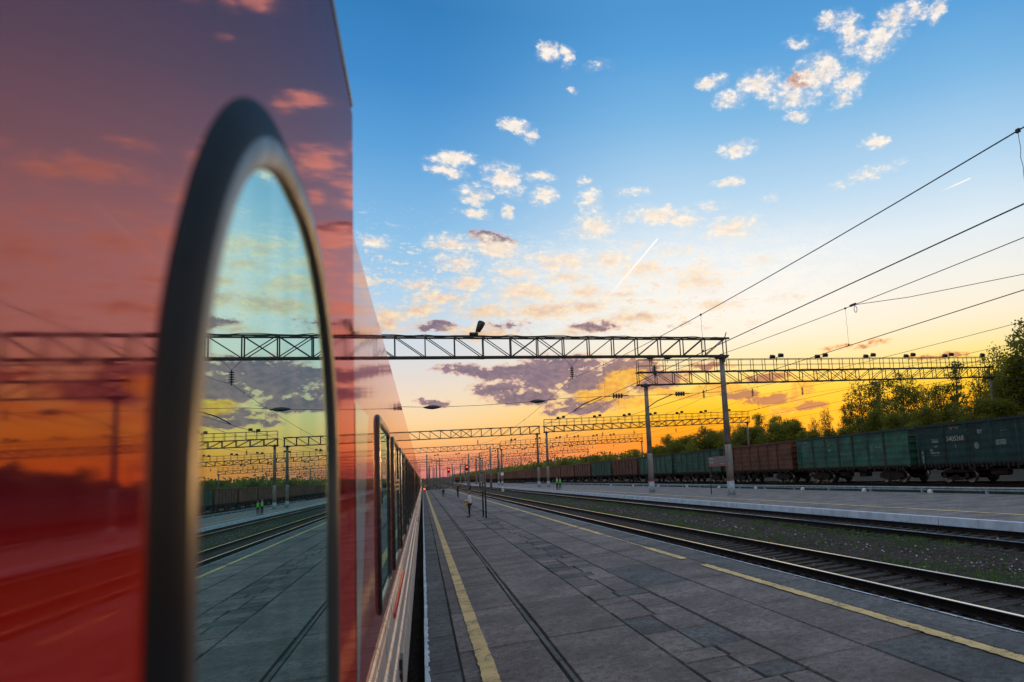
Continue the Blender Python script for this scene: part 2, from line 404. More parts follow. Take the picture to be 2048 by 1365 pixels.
# cloud coordinates: azimuth, elevation in degrees
uv = t.node('ShaderNodeCombineXYZ'); t.put(uv.inputs[0], az); t.put(uv.inputs[1], el); uv = uv.outputs[0]
nz = t.mapping(uv, sc=(.62, 1.0, 1))
wc = t.noise(nz, .75, 5, .6, out=1)
wv = t.node('ShaderNodeVectorMath', operation='MULTIPLY_ADD'); t.l.new(wc, wv.inputs[0]); wv.inputs[1].default_value = (2.6, 1.5, 0)
va = t.node('ShaderNodeVectorMath', operation='ADD'); t.put(va.inputs[0], uv); va.inputs[1].default_value = (-1.3, -.75, 0)
t.l.new(va.outputs[0], wv.inputs[2]); uvw = wv.outputs[0]
n0 = t.math('MULTIPLY_ADD', t.noise(nz, 2.9, 6, .62), .42, t.math('MULTIPLY', t.noise(nz, .95, 7, .62), .58))
nzo = t.mapping(uv, loc=(.16, -.34, 0), sc=(.62, 1.0, 1))
n1 = t.math('MULTIPLY_ADD', t.noise(nzo, 2.9, 6, .62), .42, t.math('MULTIPLY', t.noise(nzo, .95, 7, .62), .58))
def blobs(lst):
    acc = None
    for a, e, dw, dh, *rest in lst:
        rot = math.radians(rest[0]) if rest else 0
        q = t.mapping(uvw, (a, e, 0), (0, 0, rot), (dw, dh, 1), 'TEXTURE')
        gr = t.node('ShaderNodeTexGradient', gradient_type='SPHERICAL'); t.put(gr.inputs[0], q)
        f = gr.outputs['Fac']
        if len(rest) > 1: f = t.math('MULTIPLY', f, rest[1])
        acc = f if acc is None else t.math('MAXIMUM', acc, f)
    return acc
light = [(18.0,22.6,2.2,.6,0,.6),(21,18.0,3.0,.8,0,.6),(24.5,21.3,2.0,.6,0,.6),(15.2,17.3,3.2,.9),(11.8,16.0,3.4,.8),(7.5,16.4,3,.8),(17.5,12.6,4,.8),(24.5,13.2,4,.8,0,.7),(13,13.6,3.6,1.0),(0,13.3,3,.9),(3.6,15.4,2.6,.8),(11.0,32.9,1.5,.9),(12.6,32.6,.8,1.0),(15.1,32.2,2.0,.6,0,.45),(12.97,30.3,.7,.45),(8.0,27.6,1.9,.8,-12),(9.3,27.0,1.0,.8,30),(2.8,24.9,2.9,.7,3),(2.3,24.0,2.2,.75,-4),(6.9,23.6,2.4,1.7,-25),
 (4.3,22.5,1.9,1.1),(9.8,23.9,1.7,.7),(10.1,22.5,1.6,.95),(4.4,21.0,1.9,.75,-4),(7.0,21.0,.7,.8),(14.0,22.2,1.6,1.3),(13.5,23.7,.9,.5),(14.3,20.0,2.8,1.6),(2.4,18.5,2.6,1.0),
 (6.0,18.2,3.4,1.3,-10),(10.8,17.3,4.6,1.1,-4),(2.8,17.1,2.2,.9),(-.2,15.2,2.0,.9),(1.6,14.2,3.6,.9),(-2.1,12.5,2.6,1.6),(8.2,14.7,4.2,1.2),(9.4,13.3,5.0,1.1),(5.0,13.2,3.4,.9),
 (16.5,14.4,2.6,.7),(20.0,20.8,4.4,1.1,-2),(22.2,20.3,2.2,1.0),(26.4,19.4,3.3,1.5,8),(18.4,16.4,2.9,1.1),(23.0,15.3,3.6,1.5),(13.2,14.9,2.4,1.0),
 (25.3,30.7,1.9,.8),(27.0,29.2,2.1,1.1),(29.8,30.1,2.8,1.3),(32.4,29.0,3.0,1.7,-10),(35.2,30.2,3.0,2.0),(37.7,29.2,2.5,1.1,15),(38.1,32.4,1.7,2.0),(40.6,31.5,2.8,1.7,20),(42.0,32.9,2.2,1.1,10),
 (43.7,33.0,1.4,1.0,30),(45.5,32.6,1.6,.9,25),(37.1,28.0,2.0,.8,12),(33.7,32.6,2.3,.6,0,.5),(27.3,25.5,2.2,1.0,10),(26.0,22.9,1.9,.5),(39.3,24.5,1.5,.7),(38.5,22.2,4.4,.8,8,.6),(29.8,21.4,1.2,.6,0,.6),(36.5,33.6,1.7,.9),
 (33.0,27.4,1.6,.5),(17.5,18.6,1.6,.6,0,.6),(12,11.2,3,.7,0,.8),(4.5,11.5,4.4,.9,0,.9),(28.5,16.5,2.6,.8,0,.5),(31,13.2,5,.9,0,.35),(20.5,13.4,4,.8,0,.5),(-3,18.2,2,.8,0,.7),(-6,16,3,1.2),(-8,21,3,1.2),
 (62,27,5,2),(70,20,6,1.6),(-30,25,7,2.5),(-60,30,9,3),(-95,22,9,2.2),(120,28,10,3),(160,22,10,2.4)]
dark = [(6.2,8.4,5.4,.9),(9.8,7.9,5.6,2.2),(6.2,7.0,3.6,.9),(13.6,7.2,5.4,2.3),(16.6,8.0,4.6,1.7),(18.5,6.9,3.6,1.1),(3.2,8.6,3.0,.7),(11.5,8.9,4.5,1.0),(8.0,6.2,4.4,.9),(13.5,5.6,5.4,1.1),(13.6,11.9,2.6,.8),(.8,6.0,1.9,.55),(6.9,12.1,3.2,.6,0,.75),(28.8,4.7,3.4,.8),(25.8,5.5,3.0,.8,-12),
 (23.5,8.0,3.0,.6,0,.7),(12.5,4.9,5,.55),(1.2,12.0,2.6,.7),(5.7,19.0,2.4,.8,-8),(33.6,29.9,1.7,1.0,0,.8),(31.5,4.0,2.2,.5),(19.5,7.2,3.4,1.2),(42.5,7.0,3.5,.6,0,.7),(-4.5,11.8,3,.9),(27.5,6.6,4.5,.5,0,.8),(36,8.6,5,.5,0,.5)]
gold = [(15.0,6.7,1.9,1.5,30),(13.6,6.0,2.4,.9),(17.0,5.3,2.6,.7),(31.0,5.2,2.6,1.0,35),(29.4,3.6,1.8,.7),(16.9,7.6,1.5,.8),(24,5.9,3.6,.5),(20.5,5.8,4,.6,-8)]
def alpha(d, amp, lo, hi):
    g = t.math('MULTIPLY', t.math('SUBTRACT', n0, .5), t.math('MULTIPLY', t.math('MULTIPLY', d, 4.0, clamp=True), amp))
    return t.mr(t.math('ADD', d, g), lo, hi)
dl = blobs(light); dd = blobs(dark); dg = blobs(gold)
al = alpha(dl, 3.3, .10, .92); ad = alpha(dd, 2.6, .10, .60); ag = alpha(dg, 2.2, .10, .5)
# a field of small fair-weather scraps in the middle of the sky
nf = t.math('MULTIPLY_ADD', t.noise(nz, 4.6, 5, .6), .38, t.math('MULTIPLY', t.noise(t.mapping(uv, (31, 7, 0), (0, 0, .12), (.40, 1.15, 1)), 1.25, 7, .6), .62))
fm = t.math('MULTIPLY', t.math('MULTIPLY', t.mr(el, 8.5, 12.5), t.mr(el, 23.0, 16.0)), t.math('MULTIPLY', t.mr(az, -25.0, -10.0), t.mr(az, 36.0, 22.0)))
af = t.math('MULTIPLY', t.mr(t.math('ADD', nf, t.math('MULTIPLY', fm, .075)), .575, .70), t.math('MULTIPLY', fm, .85))
veil = t.math('MULTIPLY', t.mr(t.math('ADD', dl, t.math('MULTIPLY', t.math('SUBTRACT', n0, .5), t.math('MULTIPLY', t.math('MULTIPLY', dl, 4.0, clamp=True), 1.6))), .02, .75), .42)
al = t.math('MAXIMUM', t.math('MAXIMUM', al, af), veil)
lit = t.math('MULTIPLY_ADD', t.math('SUBTRACT', n0, n1), 3.4, .55, clamp=True)
e30 = t.math('DIVIDE', el, 30.0, clamp=True)
lc = t.ramp(e30, [(0, (1.0, .42, .06)), (.25, (1.0, .55, .2)), (.42, (1.0, .80, .52)), (.6, (1.04, .92, .74)), (.8, (1.06, .96, .84)), (1, (1.06, .97, .87))])
ls = t.ramp(e30, [(0, (.5, .2, .1)), (.36, (.66, .38, .26)), (.5, (.86, .64, .50)), (.7, (.93, .78, .64)), (.85, (.93, .81, .70)), (1, (.86, .76, .68))])
core = t.mr(dl, .5, .95, 0, .3)
lcol = t.mix(t.math('SUBTRACT', lit, core, clamp=True), ls, lc)
dcore = L((112, 93, 118)); dedge = L((216, 160, 142)); dsun = L((244, 150, 62))
sunny = t.mr(az, 9.0, 30.0)
dcol = t.mix(t.mr(ad, .55, 1.0), t.mix(sunny, dedge, dsun), t.mix(t.math('MULTIPLY', sunny, .75), t.mix(t.mr(lit, .2, 1.0, 0, .55), dcore, L((164, 128, 138))), L((196, 120, 74))))
vb = t.math('MULTIPLY', t.math('MULTIPLY', t.mr(el, 8.5, 13.0), t.mr(el, 21.0, 15.0)), t.math('MULTIPLY', t.mr(az, 0.0, 13.0), t.mr(az, 44.0, 28.0)))
base = t.mix(t.math('MULTIPLY', vb, t.mr(nf, .38, .62, .18, .72)), base, (1.02, .96, .88))
sky = t.mix(t.math('MULTIPLY', ad, .93), base, dcol)
sky = t.mix(t.math('MULTIPLY', al, .96), sky, lcol)
sky = t.mix(t.math('MULTIPLY', ag, .9), sky, t.mix(lit, L((240, 150, 60)), L((255, 205, 78))))
# two aircraft trails
def trail(a0, e0, a1, e1, wd):
    cx, cy = (a0+a1)/2, (e0+e1)/2; rot = math.atan2(e1-e0, a1-a0); ln = math.hypot(a1-a0, e1-e0)/2
    q = t.mapping(uv, (cx, cy, 0), (0, 0, rot), (ln, wd, 1), 'TEXTURE')
    s3 = t.node('ShaderNodeSeparateXYZ'); t.put(s3.inputs[0], q)
    u = t.math('ABSOLUTE', s3.outputs[0]); v = t.math('ABSOLUTE', s3.outputs[1])
    a = t.math('MULTIPLY', t.mr(u, 1.0, .96), t.mr(v, 1.0, .25))
    return t.math('MULTIPLY', a, t.mr(s3.outputs[0], -1.05, .3, .05, 1))
sky = t.mix(trail(14.2, 13.4, 19.75, 18.95, .10), sky, (1.05, 1.0, .95))
sky = t.mix(t.math('MULTIPLY', trail(43.9, 19.85, 46.5, 20.42, .09), .8), sky, (1.05, 1.0, .95))
# a physical sky adds its own faint dusk light under the painted-by-sunset air
ns = t.node('ShaderNodeTexSky', sky_type='NISHITA'); ns.sun_disc = False; ns.sun_elevation = SEL; ns.sun_rotation = SAZ; ns.altitude = 200
sky = t.mix(.006, sky, ns.outputs[0], 'ADD')
bg = t.node('ShaderNodeBackground'); t.put(bg.inputs[0], sky); bg.inputs[1].default_value = 1.0
ow = t.node('ShaderNodeOutputWorld'); t.l.new(bg.outputs[0], ow.inputs[0])
sl = bpy.data.lights.new('sun', 'SUN'); sl.energy = .7; sl.color = (1, .55, .22); sl.angle = math.radians(.6)
so = link(bpy.data.objects.new('sun', sl)); so.rotation_euler = (-sundir).to_track_quat('-Z', 'Y').to_euler(); so.location = (60, 90, 40)

# ------------------------------------------------------------------ ground, platforms
mb = MB(); mb.quad((-2500, -400, -.75), (3000, -400, -.75), (3000, 5000, -.75), (-2500, 5000, -.75))
tag(mb.build('ground', M['earth']), kind='structure')
rr = random.Random(3)
def noise_bed(x0, x1, y0, y1, dx, dy, z, amp, name):
    nx = max(1, round((x1-x0)/dx)); ny = max(1, round((y1-y0)/dy)); vs = []; fs = []
    for j in range(ny+1):
        for i in range(nx+1):
            x = x0+(x1-x0)*i/nx; y = y0+(y1-y0)*j/ny
            vs.append((x, y, z+rr.uniform(-amp, amp)+amp*1.2*math.sin(x*1.9+math.sin(y*.31)*2)*math.sin(y*.23+x)))
    for j in range(ny):
        for i in range(nx):
            a = j*(nx+1)+i; fs.append((a, a+1, a+nx+2, a+nx+1))
    me = bpy.data.meshes.new(name); me.from_pydata(vs, [], fs); me.materials.append(M['ballast'])
    return tag(link(bpy.data.objects.new(name, me)), kind='structure')
noise_bed(7.12, 16.1, -2, 100, .14, .2, -.415, .022, 'ballast')
mb = MB(); mb.quad((7.12, 100, -.42), (16.1, 100, -.42), (16.1, 1400, -.42), (7.12, 1400, -.42))
mb.quad((24.1, -20, -.37), (36, -20, -.37), (36, 1400, -.37), (24.1, 1400, -.37)); mb.quad((-5, -20, -.62), (-.06, -20, -.62), (-.06, 1400, -.62), (-5, 1400, -.62))
mb.quad((-5, 231, -.37), (7.12, 231, -.37), (7.12, 1400, -.37), (-5, 1400, -.37)); mb.quad((16.1, 420, -.37), (24.1, 420, -.37), (24.1, 1400, -.37), (16.1, 1400, -.37))
mb.quad((36, -20, -.45), (130, -20, -.45), (130, 1400, -.45), (36, 1400, -.45)); mb.quad((-60, 10, -.66), (-5, 10, -.66), (-5, 1400, -.66), (-60, 1400, -.66))
tag(mb.build('trackbed_gravel', M['ballast']), kind='structure')

# near platform: a body, then individual paving slabs laid with open joints
PEND = 205.0
mb = MB(); mb.box(0.0, -6, -.70, 7.06, PEND, -.035)
tag(mb.build('platform', [M['joint']]), kind='structure')
def slabs(name, rects, mat, zj=.006, bev=.012, th=.033):
    vs = []; fs = []; tone = []
    for (x0, y0, x1, y1) in rects:
        i = len(vs); z = rr.uniform(-zj, zj); tx, ty = rr.uniform(-zj, zj)*.6, rr.uniform(-zj, zj)*.6
        j = lambda: rr.uniform(-.008, .008)
        x0 += j(); x1 += j(); y0 += j(); y1 += j(); tn = rr.random()
        vs += [(x0, y0, -th), (x1, y0, -th), (x1, y1, -th), (x0, y1, -th)]
        b = bev; vs += [(x0+b, y0+b, z-tx-ty), (x1-b, y0+b, z+tx-ty), (x1-b, y1-b, z+tx+ty), (x0+b, y1-b, z-tx+ty)]
        for f in ((4,5,6,7),(0,1,5,4),(1,2,6,5),(2,3,7,6),(3,0,4,7)): fs.append(tuple(i+k for k in f)); tone.append(tn)
    me = bpy.data.meshes.new(name); me.from_pydata(vs, [], fs); me.materials.append(mat)
    a = me.attributes.new('tone', 'FLOAT', 'FACE'); a.data.foreach_set('value', tone)
    return tag(link(bpy.data.objects.new(name, me)), kind='structure')
PY = 3.15; Y0 = 10.87-PY*6
rects = []; pat = []; cop = []
def col(x0, x1, off=0, g=.012, n=70, skip=()):
    for k in range(n):
        y = Y0+off+PY*k
        if y+PY > PEND: break
        if k in skip: pat.append((x0+g, y+g, x1-g, y+PY-g)); continue
        r = rr.random()
        if r < .05: rects.append((x0+g, y+g, x1-g, y+PY*.5-g)); pat.append((x0+g, y+PY*.5+g, x1-g, y+PY-g))
        else: rects.append((x0+g, y+g, x1-g, y+PY-g))
col(.425, 1.60, 0, .008); col(1.700, 2.955, 0, .008); col(5.19, 6.355, -.1, .010, skip=(4, 15)); col(4.11, 5.185, -.15, .010, skip=(3, 7, 18))
for k in range(160):                                        # narrow strip of rough concrete along the long joint
    y = Y0+1.35*k
    if y+1.35 < PEND: cop.append((1.606, y+.004, 1.684, y+1.346))
y = Y0
while y < PEND-2:                                           # small broken pavers
    h = rr.choice((.55, .7, .9, 1.2, .62))
    mid = rr.choice((3.48, 3.6, 3.72, 3.55))
    for a, b in ((2.955, mid), (mid, 4.1)):
        (pat if rr.random() < .28 else rects).append((a+.011, y+.012, b-.011, y+h-.012))
    y += h
y = Y0
while y < PEND-2:
    h = rr.choice((2.2, 3.0, 1.6)); cop.append((.03, y+.006, .42, y+h-.006)); cop.append((6.36, y+.006, 7.04, y+h-.006)); y += h
slabs('platform_paving', rects, M['slab']); slabs('platform_patches', pat, M['patch'], .008, .014); slabs('platform_coping', cop, M['coping'], .004, .01)
# chipped white edges and worn yellow lines, painted
def strip(mb, xf, w, y0, y1, z, step=.25, jag=.012, m=0):
    n = int((y1-y0)/step); pv = None
    for k in range(n+1):
        y = y0+(y1-y0)*k/n; st_ = step if y < 60 else step
        a = xf-w/2+rr.uniform(-jag, jag); b = xf+w/2+rr.uniform(-jag, jag)
        q = ((a, y, z), (b, y, z))
        if pv: mb.quad(pv[0], pv[1], q[1], q[0], m)
        pv = q
mb = MB(); strip(mb, .74, .20, -5, PEND-1, .0125, .10, .011)
tag(mb.build('yellow_line', M['yellow']), kind='structure')
mb = MB()
for a, b in ((-5, 15.6), (16.9, 20.1), (25.7, 29.9), (30.2, 44), (44.3, 70), (70.5, 130), (131, 200)): 
    strip(mb, 6.22, .19, a, b, .0125, .10, .014)
strip(mb, 6.22, .05, 20.1, 25.7, .0125, .12, .03)
tag(mb.build('yellow_line', M['yellow']), kind='structure')
def edgepaint(x, sgn, y0, y1, zt, drop, wtop, name):
    mb = MB(); y = y0; off = 0
    while y < y1:
        n = rr.randint(8, 22); off = rr.uniform(-.018, .018)
        for k in range(n):
            h = .12 if y < 70 else .5
            wj = wtop+rr.uniform(-.012, .012); dj = drop+rr.uniform(-.03, .03)
            xe = x+sgn*(.010+abs(off)*.5+rr.uniform(0, .004))
            mb.quad((x-sgn*wj, y, zt), (xe, y, zt), (xe, y+h, zt), (x-sgn*wj, y+h, zt))
            mb.quad((xe, y, zt), (xe, y, zt-dj), (xe, y+h, zt-dj), (xe, y+h, zt))
            y += h
        y += rr.choice((0, 0, .02))
    tag(mb.build(name, M['white'], recalc=False), kind='structure')
edgepaint(.0, -1, -4, PEND, .012, .17, .04, 'white_edge')
edgepaint(7.06, 1, -4, PEND, .012, .05, .02, 'white_edge')

# far platform
mb = MB(); mb.box(16.2, -12, -.8, 24.1, 415, -.004)
tag(mb.build('platform', [M['plat2']]), kind='structure')
mb = MB(); strip(mb, 17.95, .17, -8, 300, .005, .3, .01)
tag(mb.build('yellow_line', M['yellow']), kind='structure')
edgepaint(16.2, -1, -8, 300, .008, .27, .16, 'white_edge')

# ------------------------------------------------------------------ tracks
def rail_prof(xc, zt):
    return [(xc-.075, zt-.17), (xc-.07, zt-.155), (xc-.012, zt-.135), (xc-.010, zt-.045), (xc-.036, zt-.035), (xc-.036, zt-.006), (xc-.028, zt), (xc+.028, zt), (xc+.036, zt-.006), (xc+.036, zt-.035), (xc+.010, zt-.045), (xc+.012, zt-.135), (xc+.07, zt-.155), (xc+.075, zt-.17)]
def sleeper_bm(mb, xc, y, zt):
    w = 1.32+rr.uniform(-.03, .03); mb.box(xc-w, y-.12, zt-.30, xc+w, y+.12, zt-.172-rr.uniform(0, .012))
    for sx in (-.80, .80):
        for q in (-.13, .13): mb.cbox((xc+sx+q, y, zt-.158), (.06, .12, .03))
SH = MB(); sleeper_bm(SH, 0, 0, 0)
sleeper_src = None
def track(xc, zt, y0, y1, label, sl0=None, sl1=None, near=0):
    global sleeper_src
    tr = empty('railway_track', (xc, y0, zt), label, 'railway track')
    for sx in (-.80, .80):
        mb = MB(); mb.sweep_y(rail_prof(sx, 0), 0, y1-y0, 1, [1, 1, 1, 1, 1, 0, 0, 0, 1, 1, 1, 1, 1, 1], closed=True, caps=False)
        mb.build('rail', [M['railtop'], M['railside']], tr, recalc=True)
    if near:
        y = sl0-y0; k = 0; rest = MB()
        while y < (sl1-y0):
            if k < 95:
                if sleeper_src is None:
                    o = bevel(SH.build('sleeper', M['sleeper'], tr), .01, 1); sleeper_src = o
                else:
                    o = sleeper_src.copy(); COL.objects.link(o); o.parent = tr
                o.location = (rr.uniform(-.03, .03), y, 0); o.rotation_euler = (0, 0, rr.uniform(-.015, .015))
            else: sleeper_bm(rest, 0, y, 0)
            y += .56+rr.uniform(-.02, .02); k += 1
        o = rest.build('sleeper', M['sleeper'], tr); o['kind'] = 'stuff'
    return tr
track(9.17, -.2, -10, 900, 'railway track beside the near platform with two bright polished rails', 2, 190, 1)
track(15.08, -.2, -10, 900, 'railway track under the white painted edge of the far platform', 4, 190, 1)
track(25.3, -.2, -10, 900, 'railway track between the far platform and the freight wagons', 10, 100, 1)
track(29.85, .1, -10, 900, 'railway track that carries the long row of freight wagons', 10, 70, 1)
track(-1.95, -.25, -30, 900, 'railway track in the dark gap beneath the red passenger train')
mb = MB(); mb.sweep_y([(28.2, -.36), (28.7, -.08), (31.4, -.08), (32.2, -.36)], -20, 1300, 1)
tag(mb.build('freight_trackbed', M['ballast']), kind='structure')

# loose stones and grass between the tracks
mb = MB(); ico = [(0, 0, 1), (.9, 0, 0), (0, .9, 0), (-.9, 0, 0), (0, -.9, 0), (0, 0, -1)]
def stone(x, y, z, s, m):
    i = len(mb.v); a = rr.uniform(0, 6.3)
    for p in ico:
        k = s*rr.uniform(.7, 1.25); px, py = p[0]*math.cos(a)-p[1]*math.sin(a), p[0]*math.sin(a)+p[1]*math.cos(a)
        mb.v.append((x+px*k, y+py*k, z+p[2]*k*.7))
    for f in ((0,1,2),(0,2,3),(0,3,4),(0,4,1)): mb.f.append(tuple(i+q for q in f)); mb.m.append(m); mb.sm.append(False)
for k in range(9000):
    y = 4+70*rr.random()**1.7; x = rr.uniform(7.3, 16.0)
    if rr.random() < .5: x = rr.gauss(12.1, .7)
    stone(x, y, -.40+rr.uniform(-.02, .02), rr.uniform(.018, .05), 1 if rr.random() < (.09 if 11.2 < x < 13.2 else .03) else 0)
tag(mb.build('gravel', [M['stone'], M['stone2']]), kind='stuff')
mb = MB()
def tuft(x, y, z, h, n):
    for _ in range(n):
        a = rr.uniform(0, 6.28); r = rr.uniform(0, .09); bx, by = x+r*math.cos(a), y+r*math.sin(a)
        ln = h*rr.uniform(.5, 1.2); tx, ty = bx+rr.gauss(0, .4)*ln, by+rr.gauss(0, .4)*ln
        wx, wy = .008*math.cos(a+1), .008*math.sin(a+1)
        mb.tri((bx-wx, by-wy, z), (bx+wx, by+wy, z), (tx, ty, z+ln))
for k in range(5200):
    y = 5+85*rr.random()**1.4
    r = rr.random()
    if r < .5: x = 13.85+rr.gauss(0, .32)
    elif r < .8: x = 11.0+rr.gauss(0, .3)
    else: x = rr.uniform(10.6, 14.2)
    if math.sin(y*.53+x)*math.sin(y*.17+2) < -.25 and r < .8: continue
    tuft(x, y, -.42, rr.uniform(.06, .17), 7)
for k in range(500):
    y = 10+60*rr.random(); tuft(rr.uniform(27.3, 28.1), y, -.37, rr.uniform(.08, .2), 6)
tag(mb.build('grass', M['grass']), kind='stuff')
WEED = []
mb = MB()
for k in range(420):                                             # weeds rooted in the slab joints
    y = 3+60*rr.random()**1.5; x = rr.choice((.422, 1.596, 1.70, 2.955, 4.105, 5.188, 6.357))+rr.gauss(0, .012); n_ = rr.randint(2, 5)
    WEED.append((x, y, n_))
for k in range(42):                                              # scraps of litter on the slabs
    x, y = rr.uniform(.5, 6.9), 5+40*rr.random()**1.6
    a = rr.uniform(0, 6); s = rr.uniform(.006, .016)
    mb.quad((x-s, y, .012), (x, y-s*.7, .02), (x+s, y+.004, .013), (x, y+s*.8, .016))
mb.quad((5.39, 5.28, .014), (5.43, 5.25, .03), (5.46, 5.29, .018), (5.42, 5.32, .014))
tag(mb.build('litter', M['stone2']), kind='stuff')
mb = MB()
for x, y, n_ in WEED: tuft(x, y, -.02, rr.uniform(.025, .055), n_)
tag(mb.build('weeds', M['grass']), kind='stuff')

# ------------------------------------------------------------------ passenger train
def rrect(y0, y1, z0, z1, r, n=14):
    pts = []
    for cy, cz, a0 in ((y1-r, z1-r, 0), (y0+r, z1-r, 90), (y0+r, z0+r, 180), (y1-r, z0+r, 270)):
        for k in range(n+1):
            a = math.radians(a0+90*k/n); pts.append((cy+r*math.cos(a), cz+r*math.sin(a), math.cos(a), math.sin(a)))
    return pts
def ring(mb, X0, pts, w, h, sec=9, pw=.75, m=0):
    i0 = len(mb.v); n = len(pts)
    for (y, z, ny, nz_) in pts:
        for q in range(sec):
            a = PI*q/(sec-1); d = w/2*math.cos(a); x = X0+h*math.sin(a)**pw if 0 < q < sec-1 else X0
            mb.v.append((x, y+ny*d, z+nz_*d))
    for j in range(n):
        jj = (j+1) % n
        for q in range(sec-1):
            mb.f.append((i0+j*sec+q, i0+jj*sec+q, i0+jj*sec+q+1, i0+j*sec+q+1)); mb.m.append(m); mb.sm.append(True)
def skew_ring(mb, X0, pts, w, h, sec=17, crest=.66):
    i0 = len(mb.v); n = len(pts)
    for (y, z, ny, nz_) in pts:
        for q in range(sec):
            f = q/(sec-1); d = -w*f                              # 0 at the outer edge, -w at the inner edge
            g = f/crest if f < crest else (1-f)/(1-crest)
            x = X0+h*(math.sin(g*PI/2)**(1.15 if f < crest else .55))
            mb.v.append((x, y+ny*d, z+nz_*d))
    for j in range(n):
        jj = (j+1) % n
        for q in range(sec-1): mb.f.append((i0+j*sec+q, i0+jj*sec+q, i0+jj*sec+q+1, i0+j*sec+q+1)); mb.m.append(0 if q < 8 else 1); mb.sm.append(True)
def pane(mb, X0, pts, inset, m=0):
    mb.poly([(X0, y-ny*inset, z-nz_*inset) for (y, z, ny, nz_) in pts], m)

nr = empty('railcar', (-1.6, 2.09, -.25), 'near red railcar with a tall round-topped window filling the left of the view', 'train car', 'cars of the red passenger train')
OFS = Matrix.Translation((1.6, -2.09, .25))
def put(o):
    o.matrix_parent_inverse = Matrix.Identity(4); o.data.transform(OFS); return o
mb = MB()
prof = [(-.20, .25), (-.172, .9), (-.168, 1.4), (-.168, 3.57), (-.176, 3.605), (-.21, 3.64), (-.42, 3.84), (-.9, 4.02), (-1.6, 4.08), (-2.3, 4.02), (-2.8, 3.84), (-3.03, 3.6), (-3.04, 1.2), (-3.0, .25)]
mb.sweep_y(prof, -9, 2.09, 1, [0, 0, 0, 0, 0, 1, 1, 1, 1, 1, 1, 0, 0, 0], closed=True, caps=True)
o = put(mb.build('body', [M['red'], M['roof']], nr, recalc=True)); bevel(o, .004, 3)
mb = MB(); mb.tube((-.174, -9, 3.60), (-.174, 2.085, 3.60), .009, n=8); put(mb.build('roof_gutter', M['rubber'], nr))
win = None
wp = rrect(.566, 1.600, -.82+EYE, .481+EYE, .475, 26)
mb = MB(); skew_ring(mb, -.1675, wp, .079, .0145)
win = put(mb.build('window', [M['gasket'], M['satin']], nr, recalc=True))
mb = MB(); pane(mb, -.164, wp, .072); g = put(mb.build('glass', M['glass'], win))
mb = MB(); mb.box(-3.0, -9, .05, -.35, 2.0, .26); put(mb.build('underframe', M['dark'], nr))

def make_railcar():
    c = empty('railcar', (-.26, 3.0, 0), 'second railcar of the red train with a row of square windows and grey ribbed skirt', 'train car', 'cars of the red passenger train')
    LN = 24.5
    mb = MB(); prof = [(0, 1.56), (0, 3.60), (-.010, 3.645), (-.05, 3.71), (-.25, 3.86), (-.75, 4.02), (-1.43, 4.08), (-2.1, 4.02), (-2.6, 3.84), (-2.84, 3.62), (-2.86, 1.4), (-2.8, .5), (0, .5)]
    mb.sweep_y(prof, 0, LN, 1, [0, 0, 0, 1, 1, 1, 1, 1, 1, 0, 0, 0, 0], closed=True, caps=True)
    bevel(mb.build('body', [M['red_far'], M['roof']], c, recalc=True), .02, 2)
    sk = [(.002, 1.56), (.012, 1.545)]; z = 1.50
    while z > .5:
        d = .012+.046*min(1, (1.56-z)/.6); sk += [(d, z), (d+.0045, z-.012), (d+.0045, z-.05), (d+.002, z-.062), (d+.004, z-.2)]; z -= .215
    sk += [(.06, .30), (.02, .26), (-.2, .26)]
    mb = MB(); mb.sweep_y(sk, .02, LN-.02, 1, 0, smooth=False); mb.build('skirt', M['skirt'], c)
    mb = MB(); mb.quad((.004, .22, 1.66), (.004, .30, 1.66), (.004, .98, 2.86), (.004, .22, 2.86)); mb.build('corner_stripe', M['silver'], c)
    mb = MB(); mb.box(.003, 3.4, 1.385, .036, 6.4, 1.44); bevel(mb.build('stripe', M['red'], c), .01)
    for y in (3.55,): 
        mb = MB(); mb.box(.03, y, .93, .075, y+.24, 1.02); mb.box(.03, y+.02, .80, .075, y+.26, .90); mb.build('step', M['black'], c)
    f0 = None
    for k in range(9):
        y = 1.74+2.33*k
        if f0 is None:
            pts = rrect(0, 1.46, 1.69, 2.95, .10, 8)
            mb = MB(); ring(mb, 0, [(a-n1_*.035, b-n2*.035, n1_, n2) for a, b, n1_, n2 in pts], .07, .020, 9, .6); f0 = mb.build('window', M['rubber'], c, recalc=True); f0.location = (.001, y, 0)
            mb = MB(); pane(mb, .005, pts, .06); mb.build('glass', M['glass'], f0)
            mb = MB(); mb.box(.004, .16, 1.745, .014, 1.30, 1.775); mb.build('sill', M['lip'], f0)
            fr = f0
        else:
            fr = copy_tree(f0, c); fr.location = (.001, y, 0)
        if k == 1:
            mb = MB()
            for z in (2.52, 2.475, 2.43): mb.box(.006, .1, z, .018, 1.36, z+.022)
            mb.build('vent_louvre', M['lip'], fr)
    mb = MB(); mb.box(-2.7, .3, .05, -.15, LN-.3, .5); mb.build('underframe', M['dark'], c)
    return c
rc = make_railcar()
for k in range(1, 8):
    c = copy_tree(rc); c.location = (-.26, 3.0+25.1*k, 0)
    c['label'] = 'third railcar of the red train, joined behind the one with the ribbed skirt' if k == 1 else 'distant railcar of the red train, its windows merging into dark stripes'

